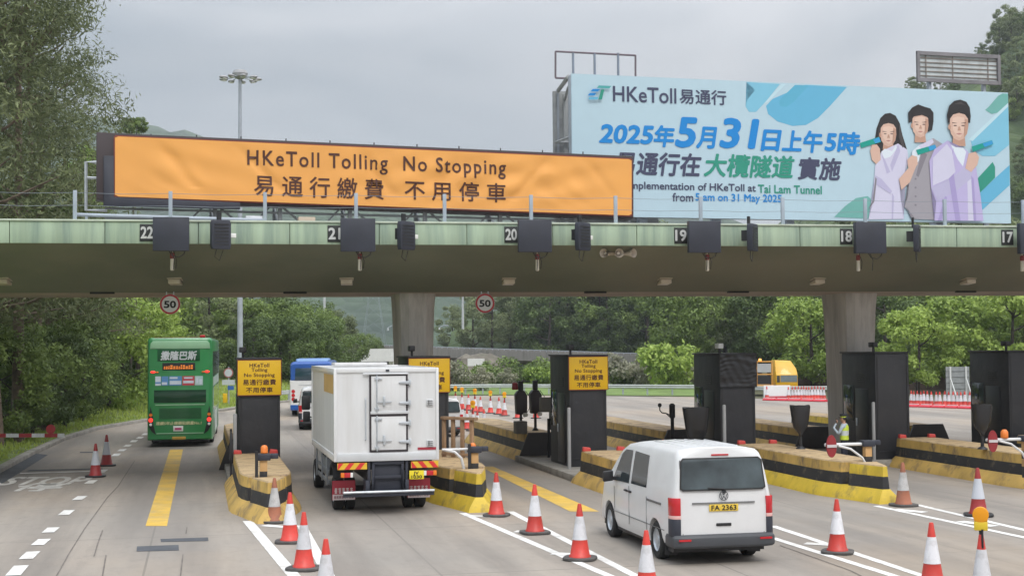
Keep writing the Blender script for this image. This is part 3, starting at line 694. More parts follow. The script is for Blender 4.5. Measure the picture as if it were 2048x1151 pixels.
A('p1', Z5([(590, 920), (604, 790), (612, 800), (598, 930), (560, 980)]), 'grey2')
A('p1', Z5([(574, 640), (584, 604), (612, 602), (630, 626), (634, 690), (608, 715), (584, 690)]), 'skin')
A('p1', Z5([(514, 594), (625, 558), (636, 588), (522, 622)]), 'card'); A('p1', Z5([(590, 574), (625, 560), (634, 584), (604, 596)]), 'card2')
# middle figure: short dark hair, grey waistcoat
A('p2', Z5([(795, 480), (792, 420), (815, 390), (850, 372), (885, 385), (920, 395), (938, 420), (938, 470), (930, 520), (905, 530), (812, 470)]), 'hair')
face('p2', 862, 492, .98)
A('p2', Z5([(812, 420), (850, 400), (905, 410), (915, 450), (870, 432), (822, 442)]), 'hair')
A('p2', Z5([(855, 610), (935, 566), (990, 600), (985, 700), (950, 760), (960, 930), (945, 1035), (830, 1030), (770, 960), (790, 900), (800, 760), (815, 640)]), 'grey')
A('p2', Z5([(815, 640), (855, 606), (870, 625), (850, 700), (800, 760)]), 'white'); A('p2', Z5([(850, 610), (930, 570), (938, 590), (880, 640)]), 'lav')
A('p2', Z5([(738, 800), (790, 740), (812, 700), (840, 720), (800, 820), (752, 864)]), 'skin'); A('p2', Z5([(786, 690), (812, 664), (842, 672), (846, 715), (816, 755), (790, 730)]), 'skin')
A('p2', Z5([(870, 640), (900, 660), (850, 790), (836, 780)]), 'grey2'); A('p2', Z5([(930, 700), (950, 760), (955, 920), (940, 930)]), 'grey2'); A('p2', Z5([(780, 960), (832, 1032), (812, 1034)]), 'grey2')
for yy in (800, 850, 900, 950): A('p2', Z5(el(833, yy, 6, 6, 8)), 'grey2')
A('p2', Z5([(835, 634), (945, 603), (955, 628), (846, 664)]), 'card'); A('p2', Z5([(905, 614), (945, 604), (953, 624), (915, 640)]), 'card2')
# right figure: short quiff, purple blazer
A('p3', Z5([(1018, 480), (1014, 430), (1026, 380), (1055, 352), (1090, 345), (1125, 358), (1144, 390), (1150, 440), (1146, 480), (1100, 470), (1040, 470)]), 'hair')
face('p3', 1082, 500, 1.12)
A('p3', Z5([(1024, 470), (1030, 410), (1080, 398), (1135, 408), (1142, 465), (1128, 424), (1080, 416), (1040, 424)]), 'hair')
A('p3', Z5([(1015, 580), (1050, 620), (1110, 625), (1130, 640), (1180, 740), (1205, 900), (1222, 1042), (940, 1040), (950, 930), (920, 850), (910, 700), (940, 630)]), 'purp')
A('p3', Z5([(1034, 604), (1060, 618), (1105, 622), (1122, 645), (1104, 730), (1074, 690)]), 'white'); A('p3', Z5([(1128, 800), (1160, 790), (1176, 1040), (1134, 1040)]), 'lav')
A('p3', Z5([(920, 850), (1030, 800), (1120, 730), (1160, 760), (1150, 800), (1050, 880), (960, 925)]), 'lav2')
A('p3', Z5([(1050, 622), (1040, 700), (1090, 1040), (1060, 1040), (1010, 720)]), 'purp2'); A('p3', Z5([(1150, 780), (1165, 800), (1180, 1040), (1165, 1040)]), 'purp2'); A('p3', Z5([(1000, 900), (1012, 905), (980, 1040), (960, 1040)]), 'purp2'); A('p3', Z5([(1050, 372), (1090, 358), (1124, 380), (1090, 372)]), 'hairhi')
A('p3', Z5([(930, 680), (1010, 600), (1040, 640), (1060, 760), (1020, 800), (930, 840)]), 'lav')
A('p3', Z5([(1128, 690), (1136, 654), (1176, 646), (1196, 676), (1186, 720), (1150, 762), (1116, 740)]), 'skin')
A('p3', Z5([(1152, 616), (1270, 578), (1278, 602), (1160, 646)]), 'card'); A('p3', Z5([(1215, 598), (1270, 580), (1276, 600), (1228, 618)]), 'card2')
f1 = flush('p1', 'printed_figure', bb); f2 = flush('p2', 'printed_figure', bb); f3 = flush('p3', 'printed_figure', bb)
f1['label'] = 'printed figure with long dark hair and lavender jacket holding a card'
f2['label'] = 'printed figure in a grey waistcoat holding a card'; f3['label'] = 'printed figure in a purple blazer holding a card'
# lettering of the billboard
A('lg', [(1196, 172), (1221, 173), (1217, 178), (1192, 177)], 'teal'); A('lg', [(1201, 180), (1207, 180), (1202, 200), (1195, 200)], 'green')
A('lg', [(1184, 179), (1199, 179), (1194, 184), (1179, 184)], 'blue'); A('lg', [(1178, 187), (1191, 187), (1187, 192), (1174, 192)], 'blue'); A('lg', [(1177, 195), (1195, 195), (1193, 200), (1175, 200)], 'sky2')
flush('lg', 'logo_emblem', bb)
def bt(bd, x0, y0, x1, y1, col, bold=.02, shear=0.0, space=1.0, name='lettering'):
    """letters filling the box whose left edge centre is (x0, y0c) ... pixel corners x0..x1, height given at the left"""
    a = B(x0, (y0[0] + y0[1]) / 2); b = B(x1, (y1[0] + y1[1]) / 2)
    h = B(x0, y0[0])[1] - B(x0, y0[1])[1]
    return text(bd, ink(col), name, bb, ((a[0] + b[0]) / 2, -.0155, (a[1] + b[1]) / 2), b[0] - a[0], h, bold, shear, space)
bt('HKeToll', 1226, (173, 203), 1352, (177, 207), 'navy', .012)
bt('易通行', 1359, (178, 207), 1452, (181, 211), 'navy', .016)
for bd, x0, x1, ya, yb, xa, xb in (('2025', 1199, 1306, 251, 286, 0, 0), ('年', 1308, 1348, 252, 293, 0, 0), ('5', 1352, 1392, 237, 293, 0, 0), ('月', 1393, 1433, 255, 296, 0, 0), ('31', 1441, 1516, 239, 295, 0, 0), ('日', 1522, 1562, 261, 301, 0, 0), ('上午', 1564, 1644, 262, 304, 0, 0), ('5', 1650, 1672, 268, 301, 0, 0), ('時', 1675, 1719, 265, 308, 0, 0)):
    bt(bd, x0, (ya, yb), x1, (ya, yb), 'blue', .035, .16)
bt('易通行在', 1230, (304, 349), 1402, (308, 352), 'navy', .028, .16); bt('大欖隧道', 1408, (309, 353), 1588, (311, 356), 'green', .028, .16); bt('實施', 1596, (315, 358), 1682, (317, 360), 'navy', .028, .16)
bt('Implementation of HKeToll at', 1256, (363, 382), 1511, (368, 388), 'navy', .018); bt('Tai Lam Tunnel', 1516, (369, 385), 1643, (373, 388), 'green', .02)
bt('from', 1345, (386, 402), 1386, (387, 403), 'navy', .018); bt('5 am on 31 May 2025', 1391, (386, 405), 1563, (390, 409), 'blue', .022)
# posts, dark base and back structure of the billboard
mb = MB()
for px in (1294, 1443, 1590, 1740, 1890):
    x = B(px, 440)[0]; mb.box(x - .16, x + .16, .36, .68, ZT, zb + .3)
mb.build('support_post', postm, bb, bevel=.02)
mb = MB(); mb.box(bx0 - .2, bx1, 1.2, 1.5, ZT, ZT + .75)
for z in (7.5, 7.75, 8.0): mb.tube([(bx0 - .3, 1.1, z), (bx1, 1.1, z)], .04, 6)
mb.build('base_screen', M('base_dark', (.05, .055, .055), .7, .25, scale=2), bb)
fl = MB()
for px in (1372, 1648, 1890): 
    x = B(px, 440)[0]; fl.box(x - .3, x + .3, -.55, -.3, ZT + .25, ZT + .55); fl.tube([(x, -.4, ZT), (x, -.4, ZT + .3)], .04, 6); fl.tube([(x - .5, -.4, ZT + .62), (x + .6, -.4, ZT + .66)], .04, 6)
fl.build('uplight', dark, bb, bevel=.02)
bk = MB(); a = px2loc(1107, 182, BO, BA, 2.6); b = px2loc(1145, 300, BO, BA, 2.6)
xl = a[0]; zl = a[1]
bk.box(xl, xl + 4, 2.6, 2.75, ZT, zl)
bk.build('rear_panel', M('corrugated_grey', (.3, .31, .31), .5, .15, scale=3, stretch=(1, 1, 1)), bb)
rb = MB()
for k in range(16): rb.box(xl + .12 + k * .25, xl + .2 + k * .25, 2.57, 2.599, ZT + 2.3, zl - .1)
rb.build('rear_rib', grey, bb)
fr2 = MB()
for y_ in (1.0, 2.5): fr2.box(xl + .35, xl + .5, y_, y_ + .15, ZT, zl - .1 if y_ > 2 else zl + .3)
fr2.tube([(bx0, .35, zt - .05), (xl + .15, 2.5, zl)], .08, 6); fr2.tube([(bx0, .35, zt - .4), (xl + .4, 2.5, zl - .3)], .05, 6)
fr2.tube([(bx0, .4, 9.0), (xl, 2.5, 7.9)], .07, 6); fr2.tube([(bx0, .4, 8.7), (xl, 2.5, 7.6)], .06, 6)
for z in (9.7, 11.2): fr2.tube([(xl, 2.4, z), (bx0 + .3, .5, z)], .04, 6); fr2.tube([(xl, 2.4, z), (xl + 3, 2.4, z)], .05, 6)
fr2.build('side_brace', M('brace_grey', (.36, .37, .37), .5, .1), bb)
# bare frame above the billboard and slatted panel board at its right end
def Bk(px, py, y): return px2loc(px, py, BO, BA, y)
tf = thing('rooftop_frame', 'empty rectangular metal frame rising above the billboard left corner', 'sign frame', BO, BA)
Y_ = .9; mb = MB()
c4 = [Bk(1111, 103, Y_), Bk(1271, 111, Y_), Bk(1271, 160, Y_), Bk(1111, 156, Y_)]
zz0 = 12.9
for (a, b) in ((0, 1), (1, 2), (2, 3), (3, 0)): mb.tube([(c4[a][0], Y_, c4[a][1]), (c4[b][0], Y_, c4[b][1])], .035, 6)
mb.build('frame', M('frame_brown', (.16, .13, .15), .6, .1), tf)
mb = MB()
for px in (1146, 1189, 1236):
    x, z = Bk(px, 106, Y_); mb.box(x - .035, x + .035, Y_ - .03, Y_ + .03, ZT, z)
mb.build('upright', M('upright_blue', (.2, .24, .3), .6, .1), tf)
sb = thing('slatted_board', 'weathered slatted sign board rising above the billboard right corner', 'sign board', BO, BA)
c4 = [Bk(1837, 106, 1.2), Bk(1998, 113, 1.2), Bk(1998, 165, 1.2), Bk(1837, 160, 1.2)]
xa, xb = c4[0][0], c4[1][0]; za, zb2 = (c4[0][1] + c4[1][1]) / 2, (c4[2][1] + c4[3][1]) / 2
MB().box(xa, xb, 1.3, 1.34, zb2, za).build('panel', M('weathered_panel', (.5, .54, .55), .6, .12, scale=1.5, dirt=.6, dcol=(.3, .27, .22), dscale=2), sb)
mb = MB(); 
for z in (za, zb2): mb.box(xa - .06, xb + .06, 1.2, 1.29, z - .07, z + .07)
for x in (xa, xb): mb.box(x - .06, x + .06, 1.19, 1.295, zb2 - .07, za + .07)
mb.build('frame', M('frame_grey_brown', (.2, .19, .2), .6, .2), sb)
mb = MB()
for k in range(1, 6): z = zb2 + (za - zb2) * k / 6; mb.box(xa, xb, 1.27, 1.298, z - .018, z + .018)
for k in (.1, .43, .87): x = xa + (xb - xa) * k; mb.box(x - .02, x + .02, 1.26, 1.269, zb2, za)
mb.build('slat', M('slat_rust', (.2, .17, .15), .7, .25, scale=3), sb)
MB().box(xa + .5, xa + .62, 1.35, 1.5, ZT, za).box(xb - .62, xb - .5, 1.35, 1.5, ZT, za).build('mast', grey, sb)

# ------------------------------------------------------------------ toll islands
def ringo(pl, z, o):                       # plan outline pushed outwards by o at height z
    ys = [p[1] for p in pl]; a, b = min(ys), max(ys)
    return [(x + (o if x > 0 else -o), y - (o if y == a else 0) + (o if y == b else 0), z) for x, y in pl]
TK = [1.55, 6.4, 11.3, 16.2, 21.15, 26.1]
NOSE = [31.6, 32.3, 31.8, 31.2, 31.5, 31.8]
ILAB = ['left of the white lorry', 'hidden partly by the white lorry', 'beyond the white van', 'right of the white van', 'with the red disc at the right edge', 'farthest right']
def block(name, pl, mats, par, z0=.33, z1=.9):
    rings = [ringo(pl, z0, 0), ringo(pl, z0 + .02, 0), ringo(pl, z0 + .3, -.02), ringo(pl, z1 - .03, -.035), ringo(pl, z1, -.06)]
    o = MB().loft(rings, caps=(False, True), mis=[1, 1, 0, 2]).build(name, mats, par, smooth=30); return o
for i, (t, s0) in enumerate(zip(TK, NOSE)):
    isl = thing('toll_island', ['toll island with worn yellow and black crash block, just right of the green bus', 'toll island with bright yellow striped nose at the right rear corner of the white lorry', 'toll island whose worn block stands behind the cab of the white van', 'toll island with bright yellow striped nose right of the white van', 'toll island with red disc barrier running off the right picture edge', 'far right toll island mostly outside the frame, its tan tail block showing'][i], 'toll island', LW(s0, t), TH, 'striped concrete toll islands')
    yl = [ylworn, ylfresh, ylworn, ylfresh, ylworn, ylworn][i]; yb = [ylworn, ylworn, ylworn, ylworn, ylworn, ylworn][i]
    hw = .66; L1 = [40.3, 40.0, 38.2, 39.4, 40.3, 40.3][i] - s0; bo = [0, 0, -.2, 0, .75, 0][i]
    isl.location = LW(s0, t + bo)
    plan = [(-.1, 0), (.1, 0), (.36, 1.0), (hw - .06, 2.0), (hw, 2.6), (hw, L1), (-hw, L1), (-hw, 2.6), (-hw + .06, 2.0), (-.36, 1.0)]
    tx = [0, 0, 0, 0, 0, -.7][i] - bo
    bs = MB().loft([ringo(plan, 0, .2), ringo(plan, .1, .17), ringo(plan, .33, .0)], mis=[0, 0, 0], caps=(False, True))
    bs.build('base', yl if i in (1, 3) else ylworn, isl, smooth=30)
    block('nose_block', [(-.09, .02), (.09, .02), (.35, 1.0), (.41, 1.2), (-.41, 1.2), (-.35, 1.0)], [yl, bkband, ktop], isl)
    block('barrier_block', [(-.46, 1.5), (.46, 1.5), (hw - .08, 2.0), (hw - .02, 2.6), (hw - .02, L1), (-hw + .02, L1), (-hw + .02, 2.6), (-hw + .08, 2.0)], [yb, bkband, ktop], isl)
    km = MB(); km.box(-hw - .1 + min(tx, 0), hw, L1 + .003, 46 - s0 - .003, 0, .2); km.build('kerb_slab', kerbm, isl, bevel=.02)
    a, b = 46 - s0, 57 - s0
    pl2 = [(-hw, a), (hw, a), (hw, b - 1.2), (.3, b), (-.3, b), (-hw, b - 1.2)]; n0 = len(isl.children)
    MB().loft([ringo(pl2, 0, .2), ringo(pl2, .1, .17), ringo(pl2, .33, 0)], caps=(False, True)).build('tail_base', ylfresh if i == 5 else ylworn, isl, smooth=30)
    block('tail_block', [(-hw + .02, a), (hw - .02, a), (hw - .02, b - 1.22), (.28, b - .02), (-.28, b - .02), (-hw + .02, b - 1.22)], [ylfresh if i == 5 else ylworn, bkband, ktop], isl)
    MB().prism([(-hw - .28, 0), (hw + .28, 0), (hw + .08, .55), (hw - .1, .96), (-hw + .1, .96), (-hw - .08, .55)], 'y', a - .35, a - .23).build('dark_end_panel', M('dark_brown_panel', (.028, .022, .02), .6, .25), isl, bevel=.01)
    for q_ in isl.children:
        if q_.name.split('.')[0] in ('tail_base', 'tail_block', 'dark_end_panel'): q_.location.x = tx
    # ---- booth on the island
    bt_ = thing('toll_booth', ['black toll booth with yellow sign, left of the white lorry', 'black toll booth with yellow sign, behind the white lorry right top corner', 'black toll booth with yellow sign, beyond the white van cab', 'black toll booth with its sign wrapped in wrinkled black plastic', 'plain black toll booth beside the officer in the hi-vis vest', 'plain black toll booth cut by the right picture edge'][i], 'toll booth', LW([40.55, 40.7, 41.0, 41.2, 40.7, 41.0][i], t + [.12, .18, .2, .2, .25, .18][i], .2), TH, 'black toll booths on the islands')
    bw, bl, bh = .585, 2.35, 3.33
    boothm = M('booth_black', (.024, .024, .028), .5, .2, scale=.8, dirt=.25, dcol=(.06, .055, .05), dscale=1.5, bump=.25, bscale=3.5)
    MB().box(-bw, bw, 0, bl, 0, bh).build('body', boothm, bt_, bevel=.025)
    MB().box(-bw + .08, bw - .08, -.02, 0, .22, .26).box(-bw + .05, -bw + .09, -.015, 0, .3, bh - .1).box(bw - .09, bw - .05, -.015, 0, .3, bh - .1).build('front_trim', dark, bt_)
    d = MB().box(-bw - .03, -bw - .001, .5, 1.35, .08, 2.2).build('door', M('booth_door', (.018, .018, .02), .35, .15), bt_, bevel=.01)
    MB().box(-bw - .07, -bw - .03, 1.2, 1.26, 1.0, 1.25).build('handle', steel, d, bevel=.01)
    MB().box(-bw - .02, -bw - .001, .62, 1.2, 1.3, 2.35).build('window', glass, bt_) if 0 else None
    MB().box(-bw - .025, -bw - .001, 1.5, 2.2, 1.15, 2.3).build('window', glass, bt_, bevel=.01)
    vt = MB()
    for k in range(5): vt.box(-bw - .02, -bw - .001, .7, 1.2, 2.4 + k * .06, 2.435 + k * .06)
    vt.build('vent', dark, bt_)
    MB().box(-bw - .05, bw + .05, -.05, bl + .05, bh, bh + .05).build('roof', boothm, bt_, bevel=.015)
    if i < 3:
        sg = MB().box(-bw - .02, bw + .02, -.075, -.03, bh - 1.0, bh - .02).build('sign_panel', signyellow, bt_, bevel=.006)
        rd = MB()
        for x0_, x1_, z0_, z1_ in ((-bw - .035, bw + .035, bh - 1.02, bh - 1.0), (-bw - .035, bw + .035, bh - .02, bh - .003), (-bw - .035, -bw - .02, bh - 1.0, bh - .02), (bw + .02, bw + .035, bh - 1.0, bh - .02)): rd.box(x0_, x1_, -.08, -.03, z0_, z1_)
        rd.build('sign_frame', omar, sg)
        for bd, zc, hh, ww in (('HKeToll', .14, .105, .55), ('Tolling', .285, .125, .44), ('No Stopping', .43, .13, .85), ('易通行繳費', .62, .16, .92), ('不用停車', .84, .15, .74)):
            text(bd, signbrown, 'lettering', sg, (0, -.079, bh - .02 - zc), ww, hh, bold=.018, space=1.05)
    if i == 3:
        mb = MB(); nx, nz_ = 40, 30; vs = []; fs_ = []
        for jz in range(nz_ + 1):
            for jx in range(nx + 1):
                x = (jx / nx - .5) * (2 * bw + .06); z = bh - 1.0 + jz / nz_ * 1.0
                wv = .016 * math.sin(19 * z + 2.2 * math.sin(3.1 * x + z * 2) + 1.5 * x) * (.5 + .5 * math.sin(2.3 * x + 4 * z)) + .009 * math.sin(47 * z - 7 * x + 3 * math.sin(5 * x)) * (.5 + .5 * math.sin(4 * x - 5 * z)) + .008 * math.sin(23 * x + 13 * z)
                vs.append((x, -.085 + wv * .8, z + .01 * math.sin(9 * x)))
        for jz in range(nz_):
            for jx in range(nx): a_ = jz * (nx + 1) + jx; fs_.append((a_, a_ + 1, a_ + nx + 2, a_ + nx + 1))
        mb.add(vs, fs_); mb.build('plastic_wrap', M('black_sheet', (.02, .02, .022), .25, .1), bt_, smooth=180)
        MB().box(-bw - .03, bw + .03, -.045, -.002, bh - 1.0, bh).build('covered_sign', dark, bt_)
    cm = MB(); cm.box(-bw + .1, -bw + .16, .3, .36, bh + .05, bh + .2); cm.build('camera_bracket', dark, bt_)
    (MB().box(-bw + .03, -bw + .2, .15, .5, bh + .2, bh + .36)).build('camera', white if i == 3 else dark, bt_, bevel=.02)
    # steel guard post at the front left corner of each booth, and red lamps at its foot
    gp_ = MB().lathe([(.055, 0), (.055, 1.78), (.04, 1.82)], 12).build('guard_post', M('post_grey', (.3, .3, .3), .5, .1), None, smooth=40, loc=LW(40.42, t - .56, .2))
    if i < 5: tag(gp_, 'slim grey guard post at the left of ' + ['the booth left of the white lorry', 'the booth behind the white lorry', 'the booth beyond the white van cab', 'the booth wrapped in black plastic', 'the booth beside the officer'][i], 'guard post', 'grey guard posts beside the booths')
    else: bpy.data.objects.remove(gp_)
    if i in (0, 2, 3, 4):
        for k, dx in enumerate((-.5, .5)):
            o = MB().prism([(-.12, 0), (.12, 0), (.1, .1), (-.1, .12)], 'y', 0, .14).build('red_marker', M('marker_red', (.55, .06, .05), .5, .15), None, bevel=.015, loc=LW(s0 + L1 - .25, t + bo + dx, .9), rotz=TH)
            tag(o, f'small red marker lamp at the {"left" if k == 0 else "right"} foot of ' + {0: 'the booth left of the lorry', 2: 'the booth beyond the van cab', 3: 'the plastic wrapped booth', 4: 'the booth beside the officer'}[i], 'marker lamp', 'red marker lamps at the booth feet')
    # barrier unit in the notch of the nose
    if i != 5:
        b = thing('barrier_unit', ['barrier post with orange beacon on the island left of the white lorry', 'barrier post with bent white arm on the yellow nose beside the white lorry', 'barrier post with orange beacon, hidden behind the white van', 'barrier with red disc and bent white arm right of the white van', 'barrier with red disc and bent white arm at the right picture edge'][i], 'barrier', LW(s0 + 1.36, t + [-.1, .15, 0, .2, -.1][i]), TH, 'lane barrier units on the islands')
        pp = MB(); zs_ = [.33, .62, .82, 1.02, 1.27]
        for k in range(4): pp.box(-.085, .085, -.085, .085, zs_[k], zs_[k + 1] - .0005, k % 2)
        pp.build('post', [bkband, M('post_tan', (.55, .33, .14), .7, .15, dirt=.4)], b)
        MB().box(-.16, .16, -.14, .14, 1.27, 1.42).box(.16, .34, -.07, .07, 1.3, 1.42).build('head', navy, b, bevel=.02)
        if i in (0, 1, 2):
            MB().lathe([(.075, 0), (.085, .01), (.08, .14), (.05, .18), (.01, .19)], 14, c=(.02, .3 if i else 0, 1.43 if not i else 1.3)).build('beacon', M('beacon_orange', (.75, .2, .03), .35, .1, emit=.0), b, smooth=40)
            MB().box(-.2, -.13, -.25, -.2, .7, 1.5).build('grip_bar', dark, b)
        if i in (3, 4):
            ar = MB(); ar.tube([(-.15, 0, 1.33), (-1.15, 0, 1.33)], .04, 8)
            ar.tube([(-.02, -.12, .42), (-.06, -.12, .75), (-.2, -.12, 1.0), (-.5, -.1, 1.22), (-.8, -.05, 1.3)], .03, 8)
            ar.build('arm', white, b, smooth=40)
            dc = MB().cyl((-1.0, -.06, 1.3), (-1.0, -.1, 1.3), .28, n=28); ds = dc.build('disc', M('disc_red', (.27, .022, .027), .5, .08), b, smooth=40)
            ds.scale = (.48, 1, 1); ds.location.x = -.53
            MB().box(-1.14, -.88, -.125, -.11, 1.27, 1.34).build('disc_bar', M('disc_bar', (.55, .5, .5), .5, .1), b)
            if i == 4: MB().lathe([(.09, 0), (.1, .02), (.095, .16), (.05, .22)], 14, c=(-.62, 0, 1.37)).build('beacon', M('beacon_orange', (.75, .2, .03), .35, .1), b, smooth=40)
        elif i == 1:
            ar = MB(); ar.tube([(-.3, -.1, .42), (-.28, -.1, .9), (-.34, -.1, 1.15), (-.5, -.08, 1.3), (-.75, 0, 1.36)], .035, 8); ar.tube([(-.1, 0, 1.36), (-.8, 0, 1.36)], .03, 8); ar.build('arm', white, b, smooth=40)

# wrapped lane equipment, boxes and machines on the islands
def wrapped(p, top, wd, label, base=None):
    o = thing('wrapped_signal', label, 'wrapped signal', p, TH + R(4), 'lane signals wrapped in black plastic')
    h = top - p.z; bag = MB(); rings = []
    for k, (z, s) in enumerate(((h * .30, .1), (h * .36, .2), (h * .42, .42), (h * .5, .7), (h * .62, .82), (h * .8, .92), (h * .97, 1.0), (h, 1.0))):
        rings.append([(math.copysign(abs(math.cos(a)) ** .55, math.cos(a)) * wd / 2 * s * (1 + .03 * math.sin(5 * a + k)), math.copysign(abs(math.sin(a)) ** .7, math.sin(a)) * .16 * max(s, .4) * (1 + .08 * math.sin(7 * a + 2 * k)), z + .02 * math.sin(3 * a + k)) for a in [2 * math.pi * i / 24 for i in range(24)]])
    bag.loft(rings); bag.build('plastic_bag', M('black_sheet', (.02, .02, .022), .25, .1), o, smooth=60)
    MB().lathe([(.14, 0), (.13, .03), (.05, .08), (.035, h * .45)], 10).build('pole', dark, o, smooth=40)
wrapped(at(1393, 880, 42.9) * 1.0 - Vector((0, 0, at(1393, 880, 42.9).z - .2)), at(1390, 814, 42.9).z, .85, 'black plastic wrapped signal beside the plastic wrapped booth')
wrapped(LW(36.9, 16.55, .9), at(1632, 810, 39.6).z, .58, 'black plastic wrapped signal on the island left of the officer')
wrapped(LW(35.2, 21.2, .9), at(1955, 808, 39).z, .6, 'black plastic wrapped signal beside the red disc at the right')
def machine(p, label, red=False):
    o = thing('card_machine', label, 'card machine', p, TH, 'dark card machines on the island tail')
    MB().lathe([(.12, 0), (.1, .05), (.05, .1), (.045, .8)], 10).build('stand', dark, o, smooth=40)
    MB().prism([(-.17, .6), (.17, .6), (.2, .8), (.2, 1.25), (.1, 1.42), (-.1, 1.42), (-.2, 1.3), (-.18, .8)], 'y', -.18, .18).build('cabinet', M('machine_maroon_black', (.03, .02, .024), .5, .2), o, bevel=.03)
    MB().box(-.08, .08, -.09, .09, 1.42, 1.75).build('head', dark, o, bevel=.02)
    cb = MB(); cb.tube([(.15, -.1, 1.4), (.3, -.1, 1.2), (.28, -.1, .8), (.1, -.1, .5)], .012, 5); cb.build('cable', black, o)
    MB().lathe([(.06, .52), (.09, .56), (.09, .62), (.05, .66)], 10, c=(.12, -.18, 0)).build('lamp', whitelens, o, smooth=40)
    if red: MB().lathe([(.1, 0), (.11, .02), (.1, .22), (.05, .26)], 12, c=(-.2, 0, 1.45)).build('red_lamp', M('disc_red', (.27, .022, .027), .5, .08), o, smooth=40)
q = at(1042, 862, 48.6); machine(Vector((q.x, q.y, .9)), 'dark card machine with red lamp on the island beyond the cones', True)
q = at(1071, 864, 49.2); machine(Vector((q.x, q.y, .9)), 'dark card machine without lamp, nearer the black booth')
q = at(1048, 866, 47.6)
o = MB().box(-.2, .2, -.2, .2, 0, .42).build('grey_cabinet', M('cab_olive', (.15, .14, .12), .6, .1), None, bevel=.02, loc=(q.x - .12, q.y, .9), rotz=TH)
tag(o, 'small grey brown cabinet at the foot of the red lamp machine', 'cabinet')
q = at(1097, 812, 46.2)
o = thing('monitor_box', 'grey box on a dark pole just left of the black booth beyond the van', 'monitor box', (q.x, q.y, .2), TH)
MB().box(-.28, .28, -.15, .15, q.z - .38, q.z + .1).build('housing', M('cab_olive', (.15, .14, .12), .6, .1), o, bevel=.02)
MB().lathe([(.05, 0), (.05, q.z - .6)], 10).box(.05, .35, -.15, .15, .9, 1.7).build('pole', dark, o)
q = LW(46.3, 16.2)
o = thing('mirror_post', 'dark post with a curved arm and small round mirror above the van roof', 'mirror post', at(1345, 870, 46.5) - Vector((0, 0, at(1345, 870, 46.5).z)), TH)
zt_ = at(1344, 806, 46.5).z
MB().lathe([(.06, 0), (.06, zt_ - .5), (.1, zt_ - .45), (.1, zt_ - .05), (.05, zt_)], 12).build('post', dark, o, smooth=40)
MB().tube([(0, 0, zt_ - .42), (-.2, 0, zt_ - .33), (-.36, 0, zt_ - .3), (-.43, 0, zt_ - .22), (-.43, 0, zt_ - .1)], .02, 8).tube([(0, 0, zt_ - .52), (-.2, 0, zt_ - .35)], .015, 6).build('arm', dark, o, smooth=40)
MB().ell((-.43, 0, zt_ - .05), (.07, .05, .07)).build('mirror', dark, o, smooth=60)
# timber pallet screen behind the lorry's right rear corner
q = at(915, 905, 37.5)
o = thing('timber_frame', 'brown timber crate frame behind the right rear corner of the white lorry', 'timber frame', (q.x, q.y, .9), TH + R(-50))
tm = M('timber', (.3, .19, .11), .8, .25, scale=4, stretch=(1, 1, .3))
mb = MB()
for k in range(4): mb.box(-.55 + k * .32, -.45 + k * .32, 0, .08, 0, 1.0)
mb.build('upright', tm, o, bevel=.01); MB().box(-.56, .62, -.04, .12, 1.0, 1.08).box(-.55, .6, -.02, -.001, .05, .12).build('rail', tm, o, bevel=.01)
# dark barrier posts at the left island (hanging curtain beside the booth)
q = at(468, 940, 39.0)
o = thing('dark_shutter', 'dark folded shutter hanging at the left side of the lorry-side booth', 'shutter', LW(40.0, 1.55 - .74, 0.0), TH)
MB().prism([(.0, .75), (.08, .75), (.12, 1.0), (.1, 1.5), (.04, 1.55), (.02, 1.2)], 'y', 0, .12).build('panel', plastic, o, bevel=.02)
MB().box(.03, .09, .14, .2, 0, 1.6).build('post', dark, o)

# ------------------------------------------------------------------ officer in the hi-vis vest
def skinned(name, joints, edges, mat, parent, sub=2):
    me = bpy.data.meshes.new(name); me.from_pydata([j[0] for j in joints], edges, []); o = bpy.data.objects.new(name, me); C.objects.link(o)
    md = o.modifiers.new('s', 'SKIN'); md.use_smooth_shade = True
    for i, j in enumerate(joints):
        v = me.skin_vertices[0].data[i]; rr = j[1]; v.radius = rr if isinstance(rr, tuple) else (rr, rr); v.use_root = (i == 0)
    sb_ = o.modifiers.new('u', 'SUBSURF'); sb_.levels = sub
    bpy.context.view_layer.update()
    m2 = bpy.data.meshes.new_from_object(o.evaluated_get(bpy.context.evaluated_depsgraph_get())); bpy.data.objects.remove(o); m2.name = name
    m2.materials.clear(); m2.materials.append(mat); m2.shade_smooth()
    o = bpy.data.objects.new(name, m2); C.objects.link(o); o.parent = parent; return o
pq = at(1689, 900, 43.0)
pr = thing('person', 'officer in dark cap, pale shirt and hi-vis vest raising a hand to the face', 'person', (pq.x, pq.y, .0), R(60))
# local frame: faces +Y ... turned so that the figure looks to the left of the photo
J = [((0, 0, .88), (.145, .11)), ((0, .0, 1.02), (.135, .1)), ((0, .0, 1.2), (.16, .11)), ((0, -.01, 1.34), (.15, .095)), ((0, 0, 1.42), .055), ((0, .01, 1.47), .052),
     ((.2, -.01, 1.34), .06), ((.25, .02, 1.08), .045), ((.16, .22, 1.1), .036), ((.08, .26, 1.14), .03),
     ((-.2, -.01, 1.34), .06), ((-.26, .1, 1.1), .045), ((-.14, .28, 1.28), .036), ((-.07, .22, 1.42), .03),
     ((.1, 0, .8), .09), ((.11, .01, .45), .065), ((.11, -.01, .1), .045), ((-.1, 0, .8), .09), ((-.11, .01, .45), .065), ((-.11, -.01, .1), .045)]
E_ = [(0, 1), (1, 2), (2, 3), (3, 4), (4, 5), (3, 6), (6, 7), (7, 8), (8, 9), (3, 10), (10, 11), (11, 12), (12, 13), (0, 14), (14, 15), (15, 16), (0, 17), (17, 18), (18, 19)]
